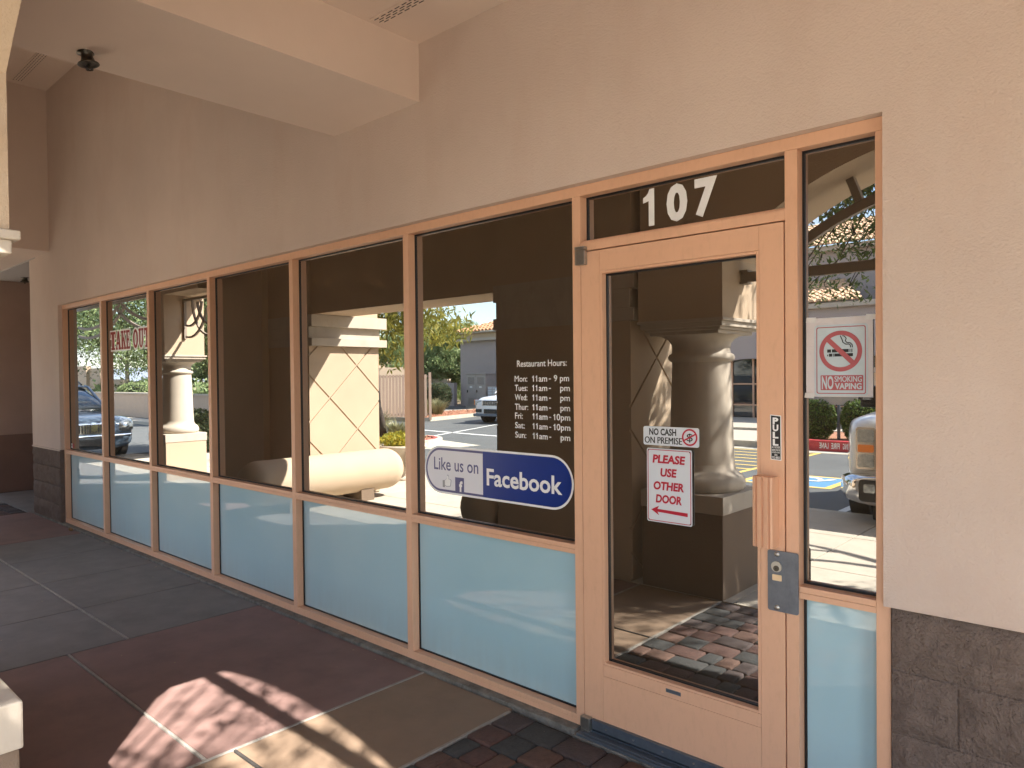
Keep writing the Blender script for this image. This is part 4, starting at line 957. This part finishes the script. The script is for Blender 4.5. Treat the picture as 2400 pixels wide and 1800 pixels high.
# ================================================================== BUILDINGS ACROSS THE LOT
def tileroof(parent, x0, x1, ya, za, yb, zb_, m, hipL=0, hipR=0, pitch=.24, courses=9):
    """barrel tiles running up from eave (ya,za) to ridge (yb,zb)"""
    mb = MB(); n = int((x1-x0)/pitch)
    sl = Vector((0, yb-ya, zb_-za)); L = sl.length; sl = sl/L; nrm = Vector((0, -sl.z, sl.y)) if sl.y < 0 else Vector((0, sl.z, -sl.y)); nrm = nrm if nrm.z > 0 else -nrm
    for i in range(n):
        x = x0+(i+.5)*pitch
        for k in range(courses):
            t0 = L*k/courses; t1 = L*(k+1)/courses+.03
            f_ = (k+.5)/courses
            if x < x0+hipL*f_ or x > x1-hipR*f_: continue
            vs = []
            for t_, rr_ in ((t0, pitch*.44), (t1, pitch*.36)):
                c = Vector((x, ya, za))+sl*t_+nrm*(.03 if t_ == t0 else .0)
                for a in (0, 45, 90, 135, 180): a = math.radians(a); vs.append(c+Vector((math.cos(a)*rr_, 0, 0))+nrm*math.sin(a)*rr_*.9)
            mb.add(vs, [(j, j+1, j+6, j+5) for j in range(4)]+[(0, 1, 2, 3, 4)])
    o = mb.build('roof_tile', m, parent, kind='stuff')
    MB().add([(x0, ya, za), (x1, ya, za), (x1-hipR, yb, zb_), (x0+hipL, yb, zb_)], [(0, 1, 2, 3)]).build('roof_deck', m, parent)
b1 = thing('plain_building', 'lilac shaded stucco building with red tile roof behind the utility cabinet', 'building', (-24, -34, 0))
MB().box(-30.2, -13, -40, -28, -.3, 3.76).build('wall', LILAC, b1)
MB().box(-30.5, -12.7, -40.3, -27.7, 3.765, 3.92).build('cornice', CREAM, b1); MB().box(-30.05, -13.1, -39.9, -27.85, 3.925, 4.22).build('fascia', LBEIGE, b1)
MB().box(-30.5, -12.7, -40.3, -27.55, 4.225, 4.30).build('eave', CREAM, b1)
tileroof(b1, -30.6, -12.6, -27.5, 4.31, -33.9, 6.4, TILE, hipL=6.2, hipR=6.2, pitch=.30, courses=16)
tv = MB().tube([(-27.4, -29.2, 4.8), (-27.4, -29.2, 5.35)], .07, 8); tv.build('roof_vent', SWEEP, b1)
yw = thing('yard_wall', 'low shaded wall joining the plain building corner', 'wall', (-31, -28, 0)); MB().box(-32.6, -30.21, -27.7, -27.45, -.3, 1.25).build('wall_panel', LILAC, yw)
yw2 = thing('yard_wall', 'sunlit low tan wall beyond the gravel bed', 'wall', (-36, -27, 0)); MB().box(-46, -32.8, -29.6, -29.3, -.3, 1.5).build('wall_panel', LBEIGE, yw2)
for i, (x, y) in enumerate(((-50, -48), (-64, -52))):
    hs = thing('distant_house', ['small tan house with tile roof far beyond the yard wall', 'second tan house half hidden by scrub in the distance'][i], 'house', (x, y, 0))
    MB().box(x-5, x+5, y-4, y+4, -.3, 2.6).build('wall', LBEIGE, hs); MB().prism([(y-4.6, 2.6), (y+4.6, 2.6), (y, 4.2)], 0, x-5.5, x+5.5).build('roof', TILE2, hs)
    MB().box(x+5.001, x+5.03, y-1, y+.2, .8, 1.9).build('window', CGLASS, hs)
# two level building with arched windows
b2 = thing('tile_roof_building', 'two level stucco building with buff tile roofs and arched windows across the lot', 'building', (-4, -27, 0))
def archwall(x0, x1, wins, z0, z1, y0, y1, m, parent):
    # wall strips between arched openings
    xs = [x0]; mb = MB()
    for a, b in wins:
        mb.box(xs[-1], a, y0, y1, z0, z1); c = (a+b)/2; r = (b-a)/2; zs_ = 2.15-.62
        p = [(a, z1), (a, zs_)]+[(c-r*math.cos(pi*i/16), zs_+.62*math.sin(pi*i/16)) for i in range(1, 16)]+[(b, zs_), (b, z1)]
        mb.prism(p, 1, y0, y1); xs.append(b)
    mb.box(xs[-1], x1, y0, y1, z0, z1); return mb.build('wall', m, parent)
wins = [(-10.6, -7.4), (-6.2, -3.6), (-2.4, .2), (1.4, 4)]
archwall(-12, 6, wins, -.2, 3.75, -22.4, -22.0, LILAC, b2)
MB().box(-12, 6, -34, -22.401, -.2, 3.7).build('core', mat('dark_behind_glass', (.03, .03, .03), .9), b2)
for a, b in wins:
    wi = MB().box(a, b, -22.32, -22.30, -.1, 2.2).build('window', CGLASS, b2)
    fr = MB()
    for k in range(1, 4): x = a+(b-a)*k/4; fr.box(x-.03, x+.03, -22.29, -22.24, -.1, 2.2)
    for z in (.5, 1.25): fr.box(a, b, -22.285, -22.245, z-.025, z+.025)
    fr.build('glazing_bars', FRAME, wi)
MB().box(-12.2, 6.2, -22.6, -21.75, 3.755, 3.93, .02).build('cornice', CREAM, b2)
tileroof(b2, -12.3, -5.2, -21.7, 3.95, -25.0, 5.0, TILE2, hipR=1.6, pitch=.235, courses=11); tileroof(b2, -4.4, 6.3, -21.7, 3.85, -25.0, 4.8, TILE2, pitch=.235, courses=11)
MB().box(-12, 6, -34, -25.0, 3.71, 6.1).build('upper_wall', LILAC, b2); MB().box(-12.4, 6.4, -34.3, -24.7, 6.105, 6.28).build('eave', CREAM, b2)
tileroof(b2, -12.5, 6.5, -24.55, 6.29, -29, 7.9, TILE2, pitch=.235, courses=14)
# small entry block in front
eb = thing('entry_block', 'small sunlit stucco entry block behind the hedges', 'building', (-2.2, -20, 0)); MB().box(-4.2, -1.0, -21.5, -19.2, .07, 1.6).build('wall', LBEIGE, eb); MB().box(-4.3, -.9, -21.6, -19.1, 1.605, 1.75).build('cap', CREAM, eb)
# sign post
sp = thing('lot_sign', 'rectangular parking sign seen from behind on a grey post between hedges', 'sign', (-3.76, -15.0, .04))
MB().box(-3.79, -3.73, -15.03, -14.97, .04, 1.75, .004).build('post', SWEEP, sp); MB().prism(rrect(-4.2, -3.32, .86, 1.62, .04), 1, -14.965, -14.955).build('sign_panel', CREAM, sp)
# utility cabinet
uc = thing('utility_cabinet', 'tall grey two door utility cabinet with louvres beside the lilac wall', 'utility cabinet', (-26.8, -26.5, 0))
CABM = mat('cabinet_paint', (.40, .36, .33), .5, var=.03)
MB().box(-27.7, -26.1, -27.3, -26.0, -.15, -.05).build('base', KERB, uc); MB().box(-27.66, -26.12, -27.2, -26.06, -.049, 1.74, .01).build('body', CABM, uc); MB().box(-27.70, -26.08, -27.25, -26.0, 1.741, 1.79, .01).build('lid', CABM, uc)
for a, b in ((-27.64, -26.90), (-26.885, -26.14)):
    d_ = MB().box(a, b, -26.058, -26.03, .0, 1.70, .004).build('door', CABM, uc)
    q = MB()
    for k in range(9): q.box(a+.12+k*.058, a+.145+k*.058, -26.03, -26.022, 1.18, 1.60)
    for k in range(8): q.box(a+.12, b-.12, -26.03, -26.022, .06+k*.045, .08+k*.045)
    q.build('louvre', mat('louvre_grey', (.27, .24, .22), .6), d_); MB().box(a+.05, a+.09, -26.029, -25.99, .72, .86).build('handle', BLACKP, d_)
    MB().box(a+.25, a+.45, -26.029, -26.026, .98, 1.08).build('notice', WHITEP, d_)
# mailbox cluster
mbx = thing('mailbox_cluster', 'grey cluster of small mailboxes beside the utility cabinet', 'mailboxes', (-25.1, -25.9, 0))
MB().box(-25.85, -24.4, -26.3, -25.9, .0, 1.08, .01).build('cabinet', CABM, mbx); MB().box(-25.4, -24.9, -26.2, -26.0, -.15, -.001).build('pedestal', CABM, mbx)
q0 = MB().box(-.155, .155, 0, .012, -.055, .055, .003); mk = None
for i in range(4):
    for k in range(7):
        o = q0.build('mailbox_door', PANELW, mbx) if mk is None else mk.copy()
        if mk is None: mk = o
        else: COL.objects.link(o)
        o.matrix_parent_inverse = parent_inv(mbx); o.location = (-25.66+i*.355, -25.90, .14+k*.14)
# gate and street walls
gt = thing('slatted_gate', 'brown slatted trash enclosure gate with a small white notice', 'gate', (-20.3, -15.2, 0))
a0 = Vector((-21.2, -13.75)); b0 = Vector((-19.9, -16.4)); d = (b0-a0); ln = d.length; d.normalize(); nn = Vector((-d.y, d.x))
gt_rot = math.atan2(d.y, d.x)
def gbox(s0, s1, t0, t1, z0, z1, name, m, par):
    vs = []
    for z in (z0, z1):
        for t_ in (t0, t1):
            for s_ in (s0, s1): p = a0+d*s_+nn*t_; vs.append((p.x, p.y, z))
    return MB().add(vs, [(0, 2, 3, 1), (4, 5, 7, 6), (0, 1, 5, 4), (2, 6, 7, 3), (0, 4, 6, 2), (1, 3, 7, 5)]).build(name, m, par)
ns_ = 22
for i in range(ns_): gbox(.05+i*(ln-.1)/ns_, .05+i*(ln-.1)/ns_+.095, 0, .02, .05, 1.72, 'slat', WOODG, gt)
gbox(0, ln, -.05, -.001, .12, .18, 'frame_bar', WOODG, gt); gbox(0, ln, -.05, -.001, 1.62, 1.68, 'frame_bar', WOODG, gt); gbox(-.1, 0, -.06, .03, -.1, 1.8, 'post', WOODG, gt); gbox(ln, ln+.1, -.06, .03, -.1, 1.8, 'post', WOODG, gt)
nb = gbox(.30, .72, .022, .030, 1.28, 1.60, 'notice', VINW, gt); gbox(.34, .44, .0305, .032, 1.50, 1.54, 'notice_print', VINRED, nb); gbox(.56, .68, .0305, .032, 1.46, 1.54, 'notice_print', VINRED, nb)
for z in (1.44, 1.40, 1.34): gbox(.34, .68, .0305, .032, z-.008, z+.008, 'notice_print', VING, nb)
ge = thing('enclosure_wall', 'sunlit tan wall behind the slatted gate', 'wall', (-22, -16, 0)); gbox(-1.5, ln+.4, -2.6, -2.4, -.2, 2.05, 'wall_panel', LBEIGE, ge)
sw_ = thing('street_wall', 'long low tan stucco wall along the street in the two leftmost windows', 'wall', (-38, -10.9, 0)); MB().box(-60, -24.5, -11.0, -10.7, -.3, .95).build('wall_panel', mat('tan_wall', (.52, .39, .29), .92, bump=[(60, .3, .004)], var=.04), sw_); MB().box(-60, -24.4, -11.05, -10.65, .951, 1.02).build('cap', CREAM, sw_)
hw = thing('stepped_wall', 'tall stepped cream wall seen above the street wall in the leftmost window', 'wall', (-52, -14, 0)); MB().box(-58, -52.0, -14.3, -14, -.3, 2.62).box(-51.98, -50, -14.5, -14.2, -.3, 2.45).box(-49.98, -46.5, -14.7, -14.4, -.3, 1.7).build('wall_panel', LBEIGE, hw)
# planter urn
ur = thing('planter_urn', 'carved cream urn planter with yellow flowers beyond the sunlit bench', 'planter', (-6.97, -4.5, 0))
q = MB().lathe([(.20, 0), (.215, .03), (.17, .06), (.13, .10), (.16, .13), (.24, .25), (.30, .38), (.33, .46), (.39, .49), (.41, .52), (.40, .55), (.35, .55), (.33, .50)], 0, 0, 32); child(q, 'bowl', CREAM, ur)
q = MB()
for i in range(14):
    a = 2*pi*i/14; c_, s_ = math.cos(a), math.sin(a)
    q.tube([(c_*.20, s_*.20, .16), (c_*.27, s_*.27, .24), (c_*.315, s_*.315, .35), (c_*.335, s_*.335, .43)], [.02, .03, .03, .015], 6)
child(q, 'carved_leaves', CREAM, ur); q = MB(); rr = random.Random(5); leaves(q, (0, 0, .62), (.36, .36, .13), 1500, .022, rr); child(q, 'flowers', LEAF_F, ur)

# mountains
def ridge(name, x0, y0, x1, y1, h, seed, m):
    n = 60; vs = []; fs = []
    for i in range(n+1):
        t_ = i/n; x = x0+(x1-x0)*t_; y = y0+(y1-y0)*t_; hh = h*(.35+.65*abs(noise.fractal(Vector((t_*5, seed, 0)), .8, 2, 4)))*math.sin(pi*t_)**.4
        nx_, ny_ = -(y1-y0), (x1-x0); l_ = math.hypot(nx_, ny_); nx_ /= l_; ny_ /= l_
        vs += [(x-nx_*h*1.8, y-ny_*h*1.8, -2), (x-nx_*h*.7+30*noise.noise(Vector((i*.7, seed, 3))), y-ny_*h*.7, hh*.5), (x, y, hh), (x+nx_*h*1.5, y+ny_*h*1.5, -2)]
    for i in range(n):
        for k in range(3): a = i*4+k; fs.append((a, a+4, a+5, a+1))
    o = MB().add(vs, fs).build(name, m); return struct(o)
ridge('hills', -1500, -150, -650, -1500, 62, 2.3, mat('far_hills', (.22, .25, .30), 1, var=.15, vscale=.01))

# ================================================================== VEHICLES  (local: front toward +x, z up)
def ringpts(w_, zb_, zt_, n=20, e=4.0, tuck=0.0):
    out = []
    for i in range(n):
        a = 2*pi*(i+.5)/n; c_, s_ = math.cos(a), math.sin(a)
        y = w_*math.copysign(abs(c_)**(2/e), c_); z = (zb_+zt_)/2+(zt_-zb_)/2*math.copysign(abs(s_)**(2/e), s_)
        f_ = (z-zb_)/(zt_-zb_); out.append((y*(1-tuck*f_), z))
    return out
def loft(st, n=24, e=4.5):
    mb = MB(); vs = []; fs = []
    for (x, w_, zb_, zt_, tk) in st:
        for y, z in ringpts(w_, zb_, zt_, n, e, tk): vs.append((x, y, z))
    m = len(st)
    for k in range(m-1):
        for i in range(n): j = (i+1) % n; fs.append((k*n+i, (k+1)*n+i, (k+1)*n+j, k*n+j))
    fs += [tuple(range(n)), tuple(range((m-1)*n, m*n))[::-1]]
    return mb.add(vs, fs, True)
def recalc(o):
    b = bmesh.new(); b.from_mesh(o.data); bmesh.ops.recalc_face_normals(b, faces=b.faces); b.to_mesh(o.data); b.free(); return o
def wheel(t, x, y, r, w_=.24):
    s = 1 if y > 0 else -1
    prof = [(r*.62, -w_/2), (r*.93, -w_/2), (r, -w_*.32), (r, w_*.32), (r*.93, w_/2), (r*.62, w_/2)]
    mb = MB(); vs = []; fs = []; n = 32
    for rr_, yy_ in prof:
        for i in range(n): a = 2*pi*i/n; vs.append((x+rr_*math.cos(a), y+yy_, r+rr_*math.sin(a)))
    for k in range(len(prof)-1):
        for i in range(n): j = (i+1) % n; fs.append((k*n+i, k*n+j, (k+1)*n+j, (k+1)*n+i))
    mb.add(vs, fs, True); wo = recalc(child(mb, 'wheel', RUBBER, t))
    rm = MB(); yo = y+s*w_*.42
    rm.prism(circ(x, r, r*.61, 28), 1, yo-.02*s-.02, yo-.02*s+.02)
    for k in range(6):
        a = 2*pi*k/6; rm.prism([(x+r*(.12*math.cos(a+.9)), r+r*.12*math.sin(a+.9)), (x+r*.12*math.cos(a-.9), r+r*.12*math.sin(a-.9)), (x+r*.6*math.cos(a-.16), r+r*.6*math.sin(a-.16)), (x+r*.6*math.cos(a+.16), r+r*.6*math.sin(a+.16))], 1, yo-.01, yo+.035*s) if True else None
    rm.build('rim', STEEL, None).parent = wo
def cyl_y(mb, x, z, r, y0, y1, n=20): return mb.prism(circ(x, z, r, n), 1, y0, y1)
def suv(name, label, loc, rz, paint, w_, L, H, hood, group=None, sharp=4.5):
    t = thing(name, label, 'car', loc, rz, group); hw = w_/2; f_ = L/2
    body = loft([(f_, hw*.78, .34, hood*.78, .02), (f_-.05, hw*.90, .27, hood*.86, .02), (f_-.30, hw*.98, .24, hood*.95, .03), (f_-.9, hw, .24, hood, .04), (f_-1.25, hw, .24, hood+.05, .05), (0, hw, .24, hood+.08, .05), (-f_+.5, hw, .26, hood+.08, .05), (-f_+.08, hw*.95, .32, hood+.02, .05), (-f_, hw*.85, .38, hood-.05, .05)], 28, sharp)
    recalc(child(body, 'body', paint, t))
    cab = loft([(f_-1.15, hw*.88, hood-.05, hood+.06, .04), (f_-1.45, hw*.90, hood-.05, hood+.30, .10), (f_-1.95, hw*.90, hood-.05, H-.06, .17), (f_-2.4, hw*.90, hood-.05, H, .18), (-f_+.7, hw*.90, hood-.05, H, .18), (-f_+.18, hw*.88, hood-.05, H-.12, .18), (-f_+.02, hw*.86, hood-.05, hood+.1, .05)], 28, 6)
    recalc(child(cab, 'greenhouse', CGLASS, t))
    roof = loft([(f_-1.93, hw*.72, H-.075, H-.03, .0), (f_-2.4, hw*.755, H-.045, H+.018, .0), (-f_+.7, hw*.755, H-.045, H+.018, .0), (-f_+.2, hw*.73, H-.14, H-.085, .0)], 20, 3); recalc(child(roof, 'roof', paint, t))
    pl = MB()
    for s in (1, -1):
        pl.tube([(f_-1.18, s*hw*.86, hood+.05), (f_-1.95, s*hw*.76, H-.06), (f_-2.1, s*hw*.745, H-.03)], [.035, .032, .03], 6)
        for x in (f_-2.55, -.95): pl.tube([(x, s*hw*.885, hood), (x-.05, s*hw*.76, H-.04)], .03, 6)
    child(pl, 'pillars', paint, t)
    rr_ = MB()
    for s in (1, -1): rr_.tube([(f_-2.1, s*hw*.66, H-.0), (f_-2.3, s*hw*.66, H+.07), (-f_+.9, s*hw*.66, H+.07), (-f_+.6, s*hw*.66, H-.0)], .022, 6)
    child(rr_, 'roof_rails', BLACKP, t)
    for s in (1, -1):
        m_ = loft([(f_-1.55, .01, hood+.10, hood+.22, 0), (f_-1.60, .10, hood+.05, hood+.25, 0), (f_-1.70, .11, hood+.04, hood+.26, 0), (f_-1.73, .08, hood+.07, hood+.23, 0)], 14, 3)
        m_.v = [(x, y+s*(hw+.10), z) for x, y, z in m_.v]; mo = recalc(child(m_, 'mirror', BLACKP if paint is CARB else paint, t))
    for x in (f_-.85, -f_+.85):
        for s in (1, -1): wheel(t, x, s*(hw-.12), .36)
    ac = MB()
    for x in (f_-.85, -f_+.85):
        for s in (1, -1): ac.prism(circ(x, .37, .42, 24), 1, s*(hw-.16), s*(hw+.006))
    child(ac, 'wheel_arch', BLACKP, t)
    return t, hw, f_
# dark blue SUV, nose toward +x
t, hw_, f_ = suv('parked_suv', 'dark steel blue car with silver grille parked facing the two leftmost windows', (-17.45, -2.52, -.15), math.radians(-5), CARB, 1.84, 4.6, 1.66, 1.02)
gx = f_
child(MB().box(gx-.10, gx+.012, -.42, .42, .60, .83, .02), 'grille', CHROME, t); gg = MB()
for i in range(15): 
    y = -.385+i*.055; gg.box(gx+.0125, gx+.018, y, y+.034, .625, .805)
child(gg, 'grille_gaps', BLACKP, t)
child(MB().prism([(q[0], q[1]) for q in circ(0, .73, .075, 24)], 0, gx+.019, gx+.028), 'badge', CHROME, t)
for s in (1, -1):
    m_ = loft([(gx-.62, .04, .86, .95, 0), (gx-.36, .13, .70, .95, 0), (gx-.14, .20, .62, .90, 0), (gx+.015, .15, .63, .83, 0)], 16, 3); m_.v = [(x, y+s*(.675+.16*(gx-x)), z) for x, y, z in m_.v]
    recalc(child(m_, 'headlight', LAMPG, t)); m2 = MB().box(gx-.12, gx-.02, s*.62-.09, s*.62+.09, .37, .46, .02); child(m2, 'fog_lamp', LAMPG, t)
child(MB().box(gx-.1, gx+.02, -.40, .40, .33, .50, .02), 'lower_intake', BLACKP, t); child(MB().box(gx-.15, gx+.01, -.80, .80, .52, .575, .02), 'bumper_line', CHROME, t)
# white SUV facing the shop
t, hw_, f_ = suv('parked_suv', 'white sport utility vehicle parked near the mailboxes across the lot', (-16.85, -19.0, -.15), math.radians(86), CARW, 1.84, 4.7, 1.75, 1.04, sharp=5.5)
gx = f_
child(MB().box(gx-.12, gx+.010, -.46, .46, .66, .88, .02), 'grille', CHROME, t); gg = MB()
for i in range(7):
    for k in range(3): gg.box(gx+.0105, gx+.016, -.41+i*.118, -.41+i*.118+.10, .685+k*.06, .685+k*.06+.05)
child(gg, 'grille_gaps', BLACKP, t)
for s in (1, -1):
    child(MB().box(gx-.16, gx-.005, s*.66-.17, s*.66+.17, .68, .88, .03), 'headlight', LAMPG, t); child(MB().box(gx-.30, gx-.06, s*.86-.05, s*.86+.05, .68, .88, .02), 'indicator_lamp', AMBER, t)
    child(MB().box(gx-.1, gx+.035, s*.62-.14, s*.62+.14, .42, .54, .02), 'fog_recess', BLACKP, t)
child(MB().box(gx-.1, gx+.03, -.36, .36, .38, .54, .02), 'lower_intake', BLACKP, t); child(MB().box(gx-.35, gx+.04, -.88, .88, .26, .37, .03), 'bumper', SWEEP, t)
# white pickup, nose toward the kerb (+y), its left front corner at x=-.87
tk = thing('pickup_truck', 'white pickup truck with chrome bumper parked nose in, reflected in the narrow sidelight', 'truck', (.26, -8.45, -.15), math.radians(90))
gx = 2.95; hw = 1.0
b_ = loft([(gx, hw*.80, .62, 1.18, .0), (gx-.06, hw*.86, .52, 1.24, .01), (gx-.35, hw*.985, .50, 1.29, .02), (gx-1.2, hw, .50, 1.34, .03), (gx-1.6, hw, .50, 1.36, .04), (-.6, hw, .50, 1.36, .04), (-2.9, hw, .52, 1.36, .03)], 32, 7); recalc(child(b_, 'body', CARW, tk))
c_b = loft([(gx-1.45, hw*.88, 1.25, 1.38, .03), (gx-2.05, hw*.9, 1.25, 1.84, .12), (gx-2.45, hw*.9, 1.25, 1.93, .15), (-.55, hw*.9, 1.25, 1.93, .15), (-.8, hw*.9, 1.25, 1.85, .12), (-.9, hw*.88, 1.25, 1.38, .03)], 28, 6); recalc(child(c_b, 'cab_glass', CGLASS, tk))
rf_ = loft([(gx-2.02, hw*.76, 1.84, 1.89, 0), (gx-2.45, hw*.78, 1.89, 1.955, 0), (-.55, hw*.78, 1.89, 1.955, 0), (-.85, hw*.75, 1.82, 1.88, 0)], 20, 3); recalc(child(rf_, 'roof', CARW, tk))
pl = MB()
for s in (1, -1):
    pl.tube([(gx-1.5, s*.88, 1.36), (gx-2.05, s*.80, 1.84)], .04, 6)
    for x in (.2, -.75): pl.tube([(x, s*.89, 1.33), (x, s*.775, 1.9)], .045, 6)
child(pl, 'pillars', CARW, tk)
child(MB().box(gx-.04, gx+.022, -.575, .575, .70, 1.16, .03), 'grille_surround', CHROME, tk); child(MB().box(gx+.0225, gx+.03, -.52, .52, .74, 1.12, .02), 'grille', BLACKP, tk)
gg = MB()
for k in range(4): gg.box(gx+.03, gx+.05, -.50, .50, .79+k*.085, .815+k*.085)
child(gg, 'grille_bar', CHROME, tk)
for s in (1, -1):
    fz = MB().prism(rrect(min(s*.585, s*.785), max(s*.585, s*.785), .72, 1.17, .03), 0, gx-.08, gx+.012); hl = child(fz, 'lamp_housing', CHROME, tk)
    for (z0, z1, m_, nm) in ((1.01, 1.145, LAMPG, 'headlight'), (.905, .985, AMBER, 'indicator_lamp'), (.745, .88, LAMPG, 'headlight')):
        q = MB().prism(rrect(min(s*.605, s*.765), max(s*.605, s*.765), z0, z1, .015), 0, gx+.0125, gx+.020); o = q.build(nm, m_); o.parent = hl
bp_ = loft([(gx+.20, hw*.70, .40, .66, 0), (gx+.17, hw*.80, .36, .68, 0), (gx+.05, hw*.90, .35, .69, 0), (gx-.14, hw*.99, .38, .68, 0)], 28, 5); bpo = recalc(child(bp_, 'bumper', CHROME, tk))
for s in (1, -1):
    o = child(MB().prism(rrect(min(s*.48, s*.70), max(s*.48, s*.70), .405, .635, .04), 0, gx+.10, gx+.206), 'fog_recess', BLACKP, tk)
    q = MB().prism(rrect(min(s*.54, s*.65), max(s*.54, s*.65), .50, .59, .015), 0, gx+.2065, gx+.212).build('fog_lamp', LAMPG); q.parent = o
child(MB().box(gx-.45, gx+.12, -.60, .60, .20, .36, .04), 'air_dam', BLACKP, tk)
child(MB().box(gx+.2, gx+.212, -.16, .16, .42, .56, .005), 'plate_holder', BLACKP, tk)
for x in (gx-.95, -1.9):
    for s in (1, -1): wheel(tk, x, s*(hw-.10), .42, .28)
ac = MB()
for x in (gx-.95, -1.9):
    for s in (1, -1): ac.prism(circ(x, .45, .50, 24), 1, s*(hw-.2), s*(hw+.008))
child(ac, 'wheel_arch', BLACKP, tk)
for s in (1, -1):
    m_ = MB().box(gx-1.98, gx-1.80, min(s*1.0, s*1.28), max(s*1.0, s*1.28), 1.30, 1.58, .04); mo = child(m_, 'mirror', BLACKP, tk); q = MB().box(gx-1.7995, gx-1.785, min(s*1.14, s*1.24), max(s*1.14, s*1.24), 1.40, 1.46, .004).build('mirror_lamp', LAMPG); q.parent = mo

# ================================================================== LITTER
rr = random.Random(77); q = MB()
for _ in range(70):
    if rr.random() < .55: x, y = rr.uniform(-7.5, 1.0), -.085-abs(rr.gauss(0, .03))
    else: x, y = rr.uniform(-6.5, .8), rr.uniform(-1.9, -.1)
    s_ = rr.uniform(.003, .009); a = rr.uniform(0, 6.28); z = .002+(.003 if y > -.1 else 0)
    q.add([(x+s_*math.cos(a), y+s_*math.sin(a), z), (x-s_*.5*math.sin(a), y+s_*.5*math.cos(a), z+.002), (x-s_*math.cos(a), y-s_*math.sin(a), z+.001), (x+s_*.5*math.sin(a), y-s_*.5*math.cos(a), z)], [(0, 1, 2, 3)])
o = q.build('leaf_litter', mat('dry_litter', (.34, .27, .17), .9, var=.5, vscale=60)); o['kind'] = 'stuff'; o['label'] = 'tiny dry leaf litter scattered on the walkway slabs'; o['category'] = 'litter'
t = thing('dry_leaf', 'curled dry leaf by the sill under the leftmost window', 'leaf', (-6.62, -.11, 0)); q = MB()
vs = []; fs = []
for i in range(9):
    for k in range(5): u = i/8-.5; v = k/4-.5; vs.append((-6.62+u*.11, -.115+v*.05*(1-abs(u)*1.2), .012+.03*(u*u*3+v*v*2)))
for i in range(8):
    for k in range(4): a = i*5+k; fs.append((a, a+1, a+6, a+5))
q.add(vs, fs, True).build('blade', mat('dry_leaf_brown', (.28, .16, .07), .8, var=.3, vscale=50), t)
